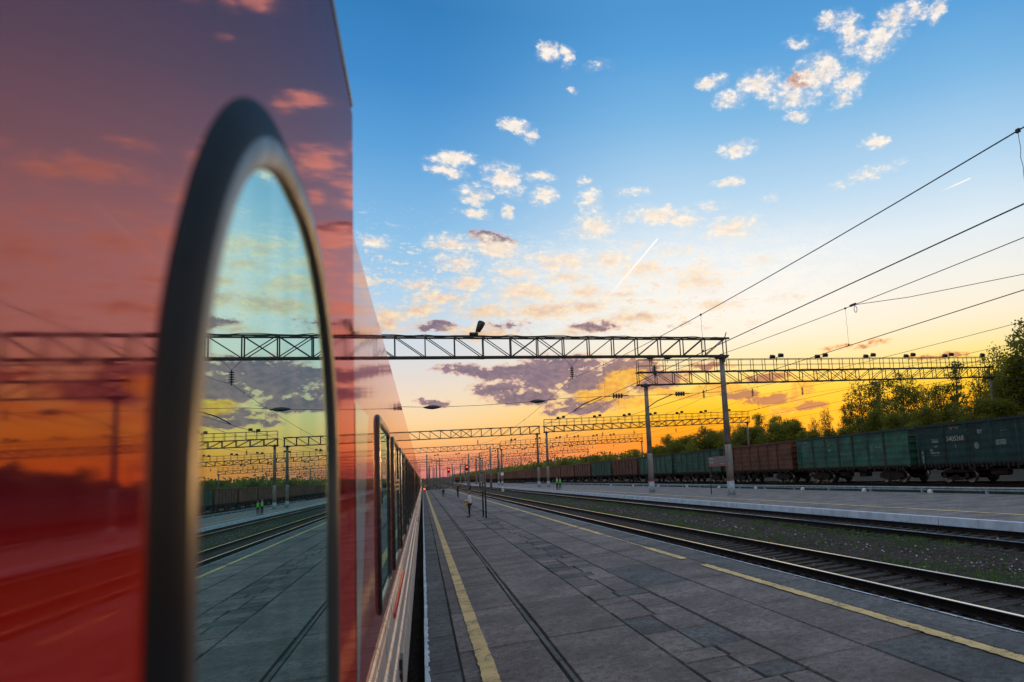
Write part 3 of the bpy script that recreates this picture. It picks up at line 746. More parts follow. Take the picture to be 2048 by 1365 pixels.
# ------------------------------------------------------------------ freight train
SIDE = -1.58
def text_mesh(s, size, name, mat, parent, y, z, x=SIDE-.012, align='CENTER'):
    cu = bpy.data.curves.new('lettering', 'FONT'); cu.body = s; cu.size = size; cu.align_x = align; cu.extrude = .002
    tmp = bpy.data.objects.new('lettering', cu); COL.objects.link(tmp)
    dg = bpy.context.evaluated_depsgraph_get(); me = bpy.data.meshes.new_from_object(tmp.evaluated_get(dg)); me.name = name
    bpy.data.objects.remove(tmp); me.materials.clear(); me.materials.append(mat)
    me.transform(Matrix(((0, 0, -1, x), (-1, 0, 0, y), (0, 1, 0, z), (0, 0, 0, 1))))
    return link(bpy.data.objects.new(name, me), parent)
def mark(mb, y0, y1, z0, z1, x=SIDE-.012): mb.box(x, y0, z0, x+.004, y1, z1)
def marks(w, lst, cy):
    for y0, y1, z0, z1 in lst:
        mb = MB(); mark(mb, y1-cy, y0-cy, z0, z1); mb.build('painted_mark', M['letter2'], w)
RIBS = [-4.49+1.796*k for k in range(6)]
HL = 6.85
def body_mb(mb):
    mb.box(SIDE, -HL, 1.24, SIDE+.07, HL, 3.52); mb.box(-SIDE-.07, -HL, 1.24, -SIDE, HL, 3.52)
    mb.box(SIDE+.07, -HL, 1.24, -SIDE-.07, -HL+.07, 3.52); mb.box(SIDE+.07, HL-.07, 1.24, -SIDE-.07, HL, 3.52)
    mb.box(SIDE+.07, -HL+.07, 1.24, -SIDE-.07, HL-.07, 1.34)
    for s in (-1, 1):                                            # end pillars and pressed stiffeners
        for e in (-1, 1): mb.box(min(s*1.60, s*1.52), e*HL-.11 if e < 0 else HL-.08, 1.18, max(s*1.60, s*1.52), e*HL+.08 if e < 0 else HL+.11, 3.5)
    for e in (-1, 1):
        for z in (1.7, 2.2, 2.7, 3.1): mb.box(-1.45, e*(HL+.035)-.035, z, 1.45, e*(HL+.035)+.035, z+.09)
def rib_mb(mb, y):
    x = SIDE; mb.poly([(x-.085, y-.05, 1.12), (x-.085, y+.05, 1.12), (x-.085, y+.05, 3.5), (x-.085, y-.05, 3.5)])
    mb.quad((x, y-.11, 1.12), (x-.085, y-.05, 1.12), (x-.085, y-.05, 3.5), (x, y-.11, 3.5)); mb.quad((x-.085, y+.05, 1.12), (x, y+.11, 1.12), (x, y+.11, 3.5), (x-.085, y+.05, 3.5))
    mb.poly([(x, y-.11, 1.12), (x, y+.11, 1.12), (x-.085, y+.05, 1.12), (x-.085, y-.05, 1.12)])
def rim_mb(mb): 
    for s in (-1, 1): mb.box(min(s*1.50, s*1.665), -HL-.1, 3.52, max(s*1.50, s*1.665), HL+.1, 3.67)
    for e in (-1, 1): mb.box(-1.50, e*HL-.1, 3.50, 1.50, e*HL+.1, 3.65)
def under_mb(mb):
    mb.box(-.25, -6.9, .85, .25, 6.9, 1.24); mb.box(-1.5, -6.5, 1.08, 1.5, 6.5, 1.235)
    q = random.Random(5)
    for k in range(42):
        y = -6.3+12.6*k/41; h = q.uniform(.12, .36); mb.box(SIDE-.06-q.uniform(0, .04), y-q.uniform(.03, .07), 1.30-h, SIDE+.04, y+q.uniform(.03, .08), 1.31)
    mb.box(-1.0, -1.4, .55, -.5, -.6, 1.08); mb.tube((-.9, .5, .75), (-.9, 1.7, .75), .2, n=10); mb.tube((-1.2, -2.5, .9), (-1.2, 3.0, .9), .03)
    for e in (-1, 1): mb.box(-1.3, e*6.75-.1, 1.0, 1.3, e*6.75+.1, 1.235)
def wheel_mb():
    mb = MB(); mb.lathe((0, 0, 0), [(.16, -.09), (.34, -.07), (.40, -.09), (.475, -.085), (.475, .03), (.50, .05), (.50, .06), (.2, .06)], 20, 0, 'x'); return mb
def bogie(parent, y, det=True):
    mb = MB()
    for s in (-1, 1):
        x = s*1.02
        mb.poly([(x, y-1.25, .50), (x, y-1.25, .75), (x, y-.5, .95), (x, y+.5, .95), (x, y+1.25, .75), (x, y+1.25, .50), (x, y+.9, .48), (x, y+.35, .30), (x, y-.35, .30), (x, y-.9, .48)])
        x2 = x+.1*s
        mb.poly([(x2, y-1.25, .50), (x2, y-1.25, .75), (x2, y-.5, .95), (x2, y+.5, .95), (x2, y+1.25, .75), (x2, y+1.25, .50), (x2, y+.9, .48), (x2, y+.35, .30), (x2, y-.35, .30), (x2, y-.9, .48)])
        mb.box(min(x, x2), y-1.25, .5, max(x, x2), y+1.25, .75)
        for e in (-.92, .92): mb.lathe((x2, y+e, .575), [(.15, -.05), (.15, .12), (.1, .15)], 12, 0, 'x')
        for e in (-.18, 0, .18): mb.tube((x2, y+e, .36), (x2, y+e, .62), .06, n=8)
    mb.box(-1.0, y-.2, .55, 1.0, y+.2, .9)
    b = mb.build('bogie', M['dark'], parent)
    first = None
    for e in (-.92, .92):
        for s in (-1, 1):
            if first is None: o = first = wheel_mb().build('wheel', [M['wheelrim']], b)
            else: o = first.copy(); COL.objects.link(o); o.parent = b
            o.location = (s*.80, y+e, .575); o.rotation_euler = (0, 0, PI if s > 0 else 0)
    for e in (-.92, .92):
        mb = MB(); mb.tube((-.8, y+e, .575), (.8, y+e, .575), .08, n=8); mb.build('axle', M['dark'], b)
    return b
def make_wagon(paint):
    w = empty('freight_wagon', (0, 0, 0), 'x', 'freight wagon', 'open wagons of the freight train')
    mb = MB(); body_mb(mb); mb.build('body', M[paint], w)
    r0 = None
    for y in RIBS:
        if r0 is None: mb = MB(); rib_mb(mb, 0); r0 = r = mb.build('rib', M[paint+'_rib'], w)
        else: r = r0.copy(); COL.objects.link(r); r.parent = w
        r.location = (0, y, 0)
    mb = MB(); rim_mb(mb); mb.build('top_rail', M['gdark'] if paint != 'gbrown' else M['gbrown'], w)
    mb = MB(); under_mb(mb); mb.build('underframe', M['dark'], w)
    bogie(w, -4.35); bogie(w, 4.35)
    mb = MB()
    for y in (6.25, 6.62): mb.tube((SIDE-.07, y, 1.15), (SIDE-.07, y, 3.3), .018, n=5)
    for k in range(7): mb.tube((SIDE-.07, 6.25, 1.3+.31*k), (SIDE-.07, 6.62, 1.3+.31*k), .014, n=5)
    mb.build('ladder', M[paint+'_rib'], w)
    for e in (-1, 1):
        mb = MB(); mb.box(-.12, min(e*6.9, e*7.43), .93, .12, max(e*6.9, e*7.43), 1.15); mb.build('coupler', M['dark'], w)
    return w
def shift(w, k): w.location = (29.85, 41.45+14.87*k+(.17 if k == -1 else 0), 0)
wag = {}
labs = {-1: ('gteal', 'dark teal freight wagon nearest the right edge with white number 5405268'),
        0: ('ggreen', 'green freight wagon with faded white lettering behind the big trees gap, next to the teal one'),
        1: ('gbrown', 'brown freight wagon coupled to the lettered green wagon, partly behind the big concrete post'),
        2: ('ggreen', 'green freight wagon right behind the grey platform sign'),
        3: ('ggreen', 'green freight wagon behind the thinner concrete post of the lamp gantry'),
        4: ('gbrown', 'brown freight wagon standing alone between two green wagons'),
        5: ('ggreen', 'farthest small green freight wagon with brown wagons on both sides'),
        6: ('gbrown', 'brown freight wagon just beyond the farthest green wagon')}
labs[0] = ('ggreen', 'green freight wagon with faded white lettering, coupled behind the teal wagon numbered 5405268')
for k in (-1, 0, 1):
    w = make_wagon(labs[k][0]); shift(w, k); w['label'] = labs[k][1]; wag[k] = w
for k in (2, 3, 4, 5, 6):
    w = copy_tree(wag[1] if labs[k][0] == 'gbrown' else wag[0]); shift(w, k); w['label'] = labs[k][1]; wag[k] = w
# lettering and patches on the two nearest (after copying)
w = wag[-1]; cy = 41.45-14.87+.17
text_mesh('5405268', .40, 'number_lettering', M['letter'], w, 30.36-cy, 2.60)
text_mesh('2', .2, 'lettering', M['letter'], w, 30.36-cy, 2.22)
mb = MB(); x = SIDE-.012
for yy in (30.60, 30.14): mb.poly([(x, yy-cy+.2, 3.42), (x, yy-cy, 3.22), (x, yy-cy-.2, 3.42), (x, yy-cy-.07, 3.42), (x, yy-cy, 3.33), (x, yy-cy+.07, 3.42)])
mb.build('emblem', M['signbrown'], w)
marks(w, ((32.3, 31.75, 2.55, 2.72), (32.35, 31.7, 2.76, 2.79), (32.2, 31.85, 2.3, 2.37), (32.55, 32.3, 2.05, 2.2), (32.5, 31.75, 1.9, 2.02), (32.45, 31.8, 1.78, 1.81), (29.35, 29.2, 2.92, 2.96), (28.6, 28.3, 2.9, 2.96),
    (27.35, 26.65, 2.22, 2.5), (28.6, 28.25, 2.95, 3.12), (26.95, 26.5, 2.95, 2.98)), cy)
mb = MB(); mb.poly([(x, 28.74-cy+.18*math.cos(a*.5236), 2.25+.2*math.sin(a*.5236)) for a in range(12)])
mb.build('painted_mark', M['letter2'], w)
mb = MB(); mb.poly([(SIDE-.03, 33.2-cy+.13*math.cos(a*.5236), 1.75+.42*math.sin(a*.5236)) for a in range(12)]); mb.build('end_plate', M['letter2'], w)
w = wag[0]; cy = 41.45
text_mesh('42049951', .34, 'number_lettering', M['letter2'], w, 46.95-cy, 2.84)
text_mesh('0   1', .32, 'lettering', M['letter2'], w, 46.95-cy, 2.38)
marks(w, ((47.3, 46.6, 3.28, 3.4), (45.4, 45.28, 2.95, 3.0), (44.9, 44.7, 2.95, 3.0), (43.9, 43.5, 2.92, 3.0), (43.0, 42.6, 2.93, 2.96), (43.85, 43.4, 2.52, 2.66), (42.8, 42.65, 2.5, 2.6), (42.2, 40.8, 2.20, 2.25), (41.9, 41.0, 2.12, 2.14),
    (38.55, 37.05, 2.66, 2.685), (38.55, 37.05, 2.40, 2.425), (38.55, 38.52, 2.40, 2.68), (38.4, 38.2, 2.5, 2.6), (38.0, 37.2, 2.52, 2.58)), cy)
mb = MB(); mb.poly([(x, 43.95-cy+.14, 3.42), (x, 43.95-cy, 3.22), (x, 43.95-cy-.14, 3.42)])
mb.build('painted_mark', M['letter2'], w)
# the long tail of the train: simpler wagons
protos = {}
def far_wagon(paint):
    w = empty('freight_wagon', (0, 0, 0), 'small distant brown freight wagon in the long row down the line', 'freight wagon', 'open wagons of the freight train')
    mb = MB(); body_mb(mb); rim_mb(mb)
    for y in RIBS: rib_mb(mb, y)
    mb.build('body', M[paint], w)
    mb = MB(); under_mb(mb)
    for e in (-4.35, 4.35):
        for q in (-.92, .92):
            for s in (-.8, .8): mb.lathe((s, e+q, .575), [(.475, -.07), (.475, .07)], 14, 0, 'x')
        mb.box(-1.1, e-1.2, .45, 1.1, e+1.2, .8)
    mb.box(-.12, -7.43, .93, .12, 7.43, 1.15)
    mb.build('underframe', M['dark'], w); return w
for k in range(7, 48):
    w = protos.get(0)
    if w is None: w = protos[0] = far_wagon('gbrown')
    else: w = copy_tree(w)
    shift(w, k)

# ------------------------------------------------------------------ gantries, masts, wires
def truss_mb(x0, x1, zb, zt, d, pan, r=.045, rc=.052, flip=None):
    mb = MB(); n = max(2, round((x1-x0)/pan)); px = (x1-x0)/n
    for y in (-d/2, d/2):
        for z in (zb, zt): mb.cbox(((x0+x1)/2, y, z), (x1-x0+.3, rc*2, rc*1.7))
        for k in range(n+1):
            x = x0+px*k; mb.tube((x, y, zb), (x, y, zt), r, n=4, caps=False)
        for k in range(n):
            a, b = x0+px*k, x0+px*(k+1); f = flip(k, n)
            if f <= 0: mb.tube((a, y, zt), (b, y, zb), r*.8, n=4, caps=False)
            if f >= 0: mb.tube((a, y, zb), (b, y, zt), r*.8, n=4, caps=False)
    for k in range(n+1):
        x = x0+px*k
        for z in (zb, zt): mb.tube((x, -d/2, z), (x, d/2, z), r*.8, n=4, caps=False)
        if k < n:
            for z in (zb, zt): mb.tube((x, -d/2 if k % 2 else d/2, z), (x+px, d/2 if k % 2 else -d/2, z), r*.6, n=4, caps=False)
    return mb
def midflip(k, n):
    c = (n-1)/2
    return 0 if abs(k-c) <= 1.2 else (-1 if k < c else 1)
def post_mb(h, r0=.27, r1=.17):
    mb = MB(); P = lambda z: r0+(r1-r0)*z/h
    zs = [-.45, 0, .98, 1.0, 1.09, 1.1, 3.55, 3.56, 3.66, 3.67, h]; ms = [0, 1, 1, 2, 0, 0, 3, 3, 3, 0]
    ms = [1, 1, 1, 2, 2, 0, 0, 3, 3, 0]
    for k in range(len(zs)-1):
        e = .012 if ms[k] in (2, 3) else 0
        mb.lathe((0, 0, 0), [(P(max(0, zs[k]))+e, zs[k]), (P(max(0, zs[k+1]))+e, zs[k+1])], 16, ms[k])
    mb.lathe((0, 0, 0), [(r1*.9, h), (r1*.6, h+.06)], 12, 3)
    return mb
def lamp(parent, x, z, s=1.0, tw=True):
    mb = MB()
    mb.tube((-.5*s, 0, 0), (.5*s, 0, .12*s), .03); mb.tube((0, 0, -.35), (0, 0, .06), .03)
    lm = mb.build('floodlight', M['steel'], parent); lm.location = (x, -.2, z)
    for sx, sz in (((-.48, .13), (.5, .28)) if tw else ((0, .2),)):
        h = MB(); c = Vector((sx*s, -.05, sz*s)); h.box(-.24*s, -.16*s, -.13*s, .24*s, .16*s, .15*s); h.box(-.27*s, -.19*s, -.16*s, .27*s, .19*s, -.125*s); h.tube((-.1, .1, -.3*s), (0, .05, -.1*s), .03)
        ho = h.build('lamp_head', M['lamphead'], lm); ho.location = c; ho.rotation_euler = (.5, 0, 0)
        g2 = MB(); g2.box(-.21*s, -.13*s, -.172*s, .21*s, .13*s, -.166*s); go = g2.build('lamp_glass', M['lampglass'], lm); go.location = c; go.rotation_euler = (.5, 0, 0)
    return lm
PZ = 0
def gantry(y, x0, x1, zb, zt, px, label, rail=False, lamps=(), pan=1.62, ph=None, group='steel gantries over the tracks', d=.6, flip=midflip):
    r_ = .045 if y < 100 else .062
    g = empty('overhead_gantry', (0, y, 0), label, 'gantry', group)
    truss_mb(x0, x1, zb, zt, d, pan, r_, r_*1.16, flip=flip).build('truss', M['steel'], g)
    mb = MB(); q = random.Random(int(y)); n = int((x1-x0)/.8)
    for zz, yy in ((zt+.05, -d/2-.06), (zb+.02, d/2+.07)): mb.path([(x0+(x1-x0)*k/n, yy+q.uniform(-.03, .03), zz+q.uniform(-.07, .05)) for k in range(n+1)], .022, 5)
    mb.build('conduit', M['cable'], g)
    for x in px:
        zb0 = -.45 if x < 16 or x > 24 else 0
        h = zb+.1
        o = post_mb(h).build('post', [M['pole'], M['poleblue'], M['redband'], M['steel']], g); o.location = (x, 0, 0)
        mb = MB(); mb.box(x-.36, -.42, zb-.16, x+.36, .42, zb-.03)
        mb.box(x-.05, -.5, zb-.5, x+.05, -.2, zb-.1); mb.build('bracket', M['steel'], g)
    if rail:
        mb = MB(); n = int((x1-x0)/1.3)
        for k in range(n+1):
            x = x0+(x1-x0)*k/n; 
            for yy in (-d/2, d/2): mb.tube((x, yy, zt), (x, yy, zt+1.18), .034, n=4, caps=False)
        for yy in (-d/2, d/2):
            for zz in (1.18, .62): mb.tube((x0, yy, zt+zz), (x1, yy, zt+zz), (.038 if zz > 1 else .022), n=4, caps=False)
        mb.build('railing', M['steel'], g)
    for lx in lamps:
        if isinstance(lx, tuple): lamp(g, lx[0], lx[1], 1.0, lx[2])
        else: lamp(g, lx, zt+1.25)
    return g
g1 = gantry(43.3, -6.3, 20.05, 7.32+EYE, 8.58+EYE, (-5.6, 19.75), 'nearest lattice gantry spanning the platform with a single lamp on its top chord', pan=1.63)
# the single tilted lamp on top
mb = MB(); mb.tube((3.0, -.3, 8.55+EYE), (3.25, -.3, 8.95+EYE), .05); mb.cbox((3.05, -.3, 8.75+EYE), (.5, .3, .12)); o = mb.build('floodlight', M['steel'], g1)
mb = MB(); mb.lathe((0, 0, 0), [(.10, -.42), (.17, -.38), (.24, .05), (.27, .32), (.22, .40), (.1, .44)], 14); h = mb.build('lamp_head', M['lamphead'], o); h.scale = (.85, .85, .85); h.location = (3.42, -.3, 9.2+EYE); h.rotation_euler = (0, .42, 0)
mb = MB(); mb.poly([(19.95, -.45, 8.58+EYE), (19.95, -.25, 8.58+EYE), (20.1, -.25, 9.0+EYE), (20.1, -.45, 9.0+EYE)]); mb.box(19.3, -.42, 8.5+EYE, 20.3, -.25, 8.62+EYE); mb.build('end_plate', M['steel'], g1)
g2 = gantry(59.2, 18.4, 61.9, 7.34+EYE, 8.5+EYE, (19.1, 61.5), 'long gantry with a railing and pairs of floodlights running behind the tree tops', True,
    [(19.6, 9.72+EYE, False), (21.3, 9.72+EYE, False), 33.0, 38.3, 44.4, 49.8, 55.3, (60.5, 9.75+EYE, False)], pan=1.75)
g3l = gantry(125, -7, 19.6, 7.05+EYE, 8.4+EYE, (-6, 19.2), 'second gantry over the near platform, ending beside a pair of posts', pan=1.62)
g3r = gantry(119.5, 19.6, 59.4, 6.95+EYE, 7.95+EYE, (19.95, 59), 'long railed gantry whose lamps show between the two concrete posts', True, [22.5, 29, 34.5, 39.5, 44.8, 49.7, 54.7], pan=1.7)
g4l = gantry(192, -7, 19.4, 7.35+EYE, 8.6+EYE, (-6, 18.9), 'third gantry over the near platform, low in the orange sky', pan=1.62)
g4r = gantry(188, 19.2, 58.6, 6.9+EYE, 7.9+EYE, (19.4, 58.4), 'railed gantry whose right end post stands clear against the orange sky', True, [22.5, 29, 34.5, 39.5, 44.8, 49.7], pan=1.7)
far = 'small distant gantry in the tangle of masts and wires'
g5 = gantry(258, 19.2, 58.6, 6.7+EYE, 7.7+EYE, (19.4, 58.4), far, True, [24, 34.5, 44.8, 52], pan=2.0)
for k, (yy, dx) in enumerate(((266, -26.5), (330, 0), (338, -26.5), (405, 0), (480, 0), (480, -26.5), (560, 0))):
    c = copy_tree(g5); c.location = (dx*1.5 if dx else 0, yy, 0)
    if dx: c.location.x = -40

def insulator(x, y, ztop, zbot, label, n=5, v=.5):
    mb = MB()
    for s in (-1, 1): mb.tube((x+s*v, y, ztop), (x, y, zbot+(ztop-zbot)*.56), .014, n=4)
    i = empty('insulator_string', (x, y, zbot), label, 'insulator', 'insulator strings hanging from gantries')
    mb2 = MB(); zz = zbot+(ztop-zbot)*.56; st_ = (zz-zbot)/(n+.5)
    mb2.tube((x, y, zbot-.12), (x, y, zz), .03)
    for k in range(n):
        z = zbot+st_*(k+.4); mb2.lathe((x, y, z), [(.05, st_*.55), (.14, st_*.22), (.155, .02), (.12, 0), (.04, -.01)], 12)
    for nm, m_, mt_ in (('hanger', mb, M['cable']), ('disc_stack', mb2, M['porcelain'])):
        o = m_.build(nm, mt_, i); o.data.transform(Matrix.Translation((-x, -y, -zbot)))
    return i
E2 = EYE
insulator(9.03, 43.3, 7.28+E2, 5.98+E2, 'insulator string hung from the nearest gantry above the first open track')
insulator(14.7, 43.3, 7.28+E2, 5.98+E2, 'insulator string hung from the nearest gantry, close to its right post')
for x, a in ((24.85, 'first insulator string right of the big post, under the long lamp gantry'), (30.1, 'second insulator string right of the big post, under the long lamp gantry'), (35.8, 'third insulator string under the long lamp gantry, just left of the trees')):
    insulator(x, 59.2, 7.3+E2, 6.0+E2, a)
mb = MB()
i = empty('insulator_string', (19.8, 59.0, 8.1+E2), 'short insulator stack fixed to the left end of the long lamp gantry', 'insulator', 'insulator strings hanging from gantries')
for k in range(5): mb.lathe((0, -.45, .15+.17*k), [(.05, .1), (.15, .04), (.16, .02), (.05, -.01)], 12)
mb.tube((0, -.45, 0), (0, -.45, 1.05), .03); mb.build('disc_stack', M['porcelain'], i)
for x in (9.0, 14.7, -2): insulator(x, 125, 7.0+E2, 5.8+E2, 'small insulator string under the second gantry over the near tracks', 4)
for x in (23.5, 29.9, 35.8, 44, 50): insulator(x, 119.5, 6.9+E2, 5.8+E2, 'small insulator string under the railed gantry between the posts', 4)
for x in (23.5, 29.9, 35.8, 44, 50): insulator(x, 188, 6.85+E2, 5.8+E2, 'tiny insulator string under the distant railed gantry', 4)

def para(y0, z0, y1, z1, sag, x, n=22):
    return [(x, y0+(y1-y0)*k/n, z0+(z1-z0)*k/n-4*sag*(k/n)*(1-k/n)) for k in range(n+1)]
def zat(pts, y):
    for a, b in zip(pts, pts[1:]):
        if a[1] <= y <= b[1]: return a[2]+(b[2]-a[2])*(y-a[1])/(b[1]-a[1])
    return pts[-1][2]
def line_pair(x, sup, zc, drops, lab1, lab2, sag=.97, r=.013):
    pts = []
    for (a, za), (b, zb_) in zip(sup, sup[1:]):
        s = para(a, za, b, zb_, sag if b-a > 50 else sag*.7, x); pts += s if not pts else s[1:]
    mb = MB(); mb.path(pts, r, 5); ms = mb.build('overhead_wire', M['cable']); tag(ms, lab1, 'wire', 'overhead wires along the tracks')
    mb = MB(); mb.path([(x, sup[0][0], zc), (x, 60, zc-.02), (x, sup[-1][0], zc)], r*1.05, 5); ct = tag(mb.build('overhead_wire', M['cable']), lab2, 'wire', 'overhead wires along the tracks')
    for y in drops:
        z1 = zat(pts, y); mb = MB(); pp = []
        for k in range(9):
            f = k/8; pp.append((x+(.02*math.sin(k*2.2) if 3 < k < 7 else 0), y, zc+(z1-zc)*f))
        mb.path(pp, .005, 4); mb.cbox((x, y, zc+.02), (.04, .07, .06)); mb.cbox((x, y, z1), (.05, .07, .06))
        mb.build('dropper', M['cable'], ms)
    return pts
sA = [(-22, 5.92+E2), (43.3, 5.92+E2), (125, 5.8+E2), (192, 6.0+E2), (266, 5.7+E2), (340, 5.6+E2)]
A = line_pair(9.0, sA, 3.75+E2, [7.45, 21.2, 35, 52, 66, 82, 98, 112], 'highest sagging wire at the upper right, carrying a dropper with small clamps', 'taut wire just below the highest one, held by its droppers')
Cw = line_pair(14.7, [(-22, 6.1+E2), (43.3, 5.98+E2)]+[(a, z) for a, z in sA[2:]], 3.88+E2, [20.7, 34.6, 53, 67, 83, 99], 'third wire down at the right, with a clamped branch wire leaving it', 'wire running to the first pair of floodlights at the right', .80)
sR = [(-20, 6.0+E2), (59.2, 6.0+E2), (119.5, 5.8+E2), (188, 5.7+E2), (258, 5.6+E2)]
line_pair(24.85, sR, 3.85+E2, [48, 70, 85, 100], 'lower thin wire at the right, passing above the railed lamp gantry', 'thin wire above the tracks behind the far platform', .85, .012)
line_pair(30.1, sR, 3.85+E2, [70, 85, 100], 'thin carrying wire above the freight wagons', 'thin taut wire just above the freight wagons', .85, .011)
line_pair(35.8, sR, 3.85+E2, [70, 85], 'thin wire strung beyond the freight wagons before the trees', 'thin taut wire beyond the freight wagons', .85, .011)
mb = MB(); mb.path([(14.7, 20.3, 5.32+E2), (15.6, 18.2, 5.12+E2), (17.0, 14.5, 4.95+E2), (19.6, 8.0, 4.75+E2), (23, -1, 4.9+E2)], .011, 5)
lp = [(14.7, 20.25, 5.3+E2)]
for k in range(9): lp.append((14.72+.03*k*.3, 20.15-.12*math.sin(k*.7)*1.0, 5.27+E2-.13*(1-math.cos(k*.75))))
mb.path(lp, .012, 5); mb.cbox((14.7, 20.2, 5.31+E2), (.07, .35, .07)); 
tag(mb.build('overhead_wire', M['cable']), 'branch wire with a small loop, splitting off toward the right edge', 'wire', 'overhead wires along the tracks')
# cross-span cable under the nearest gantry, with its insulators
mb = MB(); cp = [(-5.6, 4.75), (-1.66, 4.45), (.62, 4.33), (3.2, 4.35), (6.76, 4.49), (8.4, 4.63), (11.97, 4.69), (13.4, 4.66), (16.4, 4.70), (19.6, 4.76)]
mb.path([(x, 43.3, z+E2) for x, z in cp], .014, 5)
cs = tag(mb.build('cross_cable', M['cable']), 'cross cable with dark insulators stretched under the nearest gantry', 'cable')
def pin(x, z, slim):
    mb = MB()
    if slim: mb.lathe((x, 43.3, z), [(.02, -.5), (.05, -.42), (.10, -.25), (.13, 0), (.10, .25), (.05, .42), (.02, .5)], 10, 0, 'x')
    else:
        for k in range(4): mb.lathe((x-.27+.18*k, 43.3, z), [(.05, -.05), (.16, -.03), (.16, .04), (.05, .09)], 10, 0, 'x')
        mb.tube((x-.75, 43.3, z-.02), (x+.7, 43.3, z+.01), .03)
    mb.build('insulator', M['porcelain'], cs)
pin(.62, 4.33+E2, True); pin(6.76, 4.49+E2, True); pin(11.97, 4.69+E2, False); pin(16.4, 4.70+E2, False)
for dx, lab in ((0, 'bent steady arm holding the wire over the first open track'), (4.95, 'bent steady arm holding the wire beside the big post')):
    mb = MB(); mb.path([(9.02+dx, 43.3, 3.76+E2), (9.25+dx, 43.3, 3.95+E2), (9.75+dx, 43.3, 4.25+E2), (10.9+dx, 43.3, 4.68+E2)], .035, 6)
    tag(mb.build('steady_arm', M['steel']), lab, 'steady arm', 'steady arms under the nearest gantry')

# masts in the distance
def mast(x, y, h, label, arm=0, double=False):
    o = empty('catenary_mast', (x, y, -.45), label, 'mast', 'distant masts along the line')
    mb = MB(); mb.lathe((0, 0, 0), [(.26, 0), (.16, h)], 10); mb.build('post', M['pole'], o)
    if arm:
        mb = MB(); mb.tube((0, 0, h-1.0), (arm, 0, h-1.6), .04); mb.tube((0, 0, h-.1), (arm, 0, h-1.5), .03); mb.tube((arm*.75, 0, h-2.6), (arm*.75, 0, h-1.4), .05); mb.build('arm', M['steel'], o)
ml = [(1.18,202,1.5),(2.99,327,0),(4.62,342,0),(4.88,275,1.8),(5.16,236,0),(12.46,210,-2.2),(17.86,261,0),(15.29,209,-2.5),(20.72,267,0),(26.5,328,2),(15.27,173.5,-2.6),(-.9,325,0),(2.26,263,0),(12.5,330,-2),(12.6,400,-2),(18,370,0),(33,330,0),(34,262,2),(34,400,0),(6.5,420,0),(6.6,500,0),(24,450,0),(27,520,0),(12.4,480,0),(3.2,410,0)]
for k, (x, y, a) in enumerate(ml):
    lab = 'distant concrete mast among the tangle of wires down the line'
    if k == 0: lab = 'tall thick mast just right of where the train vanishes'
    if k == 10: lab = 'tall bare mast left of the pair of gantry posts, above the brown board'
    mast(x, y, 10.0 if k not in (0, 10) else 10.2, lab, a)
mb = MB(); mb.cbox((0, 0, 0), (2.3, .1, .2)); mb.cbox((0, .02, -.3), (.1, .1, .5)); o = mb.build('mast_crossbar', M['steel']); o.location = (5.02, 240, 8.9); tag(o, 'short crossbar joining two distant masts', 'crossbar')
mb = MB(); mb.cbox((0, 0, 0), (.75, .05, .75)); o = mb.build('mast_plate', M['whiteobj']); o.location = (19.35, 187.4, 2.9); tag(o, 'small white plate on a distant gantry post', 'plate')

# ------------------------------------------------------------------ signals, signs, markers
def signal(x, y, h, hh, label, z0=-.4):
    s = empty('railway_signal', (x, y, z0), label, 'signal', 'red railway signals')
    mb = MB(); mb.tube((0, 0, 0), (0, 0, h), .11, n=8); mb.build('mast', M['pole'], s)
    mb = MB(); mb.box(-.48, -.1, h-.1, .48, .12, h+hh); mb.tube((0, -.1, h+hh*.62), (0, -.4, h+hh*.62), .2, n=10); mb.tube((0, -.1, h+hh*.25), (0, -.4, h+hh*.25), .2, n=10); bevel(mb.build('signal_head', M['black'], s), .08)
    mb = MB(); mb.lathe((0, -.42, h+hh*.62), [(.05, -.03), (.23, 0), (.23, .04)], 14, 0, 'y'); mb.build('lamp', M['redlamp'], s)
    mb = MB(); mb.tube((.2, .1, 0), (.2, .1, h), .03); mb.tube((-.1, .1, 0), (-.1, .1, h), .03)
    for k in range(int(h/.4)): mb.tube((-.1, .1, .4*k), (.2, .1, .4*k), .02)
    mb.build('ladder', M['steel'], s)
signal(10.3, 312, 5.8, 2.0, 'red signal on the shorter mast, left of the other one')
signal(14.3, 252, 5.6, 1.9, 'red signal on a mast between the distant posts, above the people')
d = empty('dwarf_signal', (.40, 181, 0), 'low red lamp with a yellow board at the far end of the train side', 'signal', 'red railway signals')
mb = MB(); mb.tube((0, 0, 0), (0, 0, 1.5), .05); mb.build('post', M['steel'], d)
mb = MB(); mb.box(-.32, -.12, .28, .42, .12, .95); bevel(mb.build('signal_head', M['black'], d), .06)
mb = MB(); mb.lathe((.0, -.15, .62), [(.05, -.03), (.2, 0), (.2, .04)], 14, 0, 'y'); mb.build('lamp', M['redlamp'], d)
mb = MB(); mb.box(-.1, -.04, 1.15, .55, .04, 1.6); mb.build('board', M['gold'], d)
d = empty('dwarf_signal', (12.2, 118, -.4), 'small white dwarf signal standing in the grass between the tracks', 'signal')
mb = MB(); mb.box(-.18, -.14, .25, .18, .14, 1.0); bevel(mb.build('signal_head', M['whiteobj'], d), .04)
mb = MB(); mb.tube((0, 0, 0), (0, 0, .3), .06); mb.build('post', M['steel'], d)
mb = MB(); mb.lathe((0, -.15, .78), [(.03, -.02), (.09, 0)], 10, 0, 'y'); mb.lathe((0, -.15, .48), [(.03, -.02), (.09, 0)], 10, 0, 'y'); mb.build('lamp', M['black'], d)

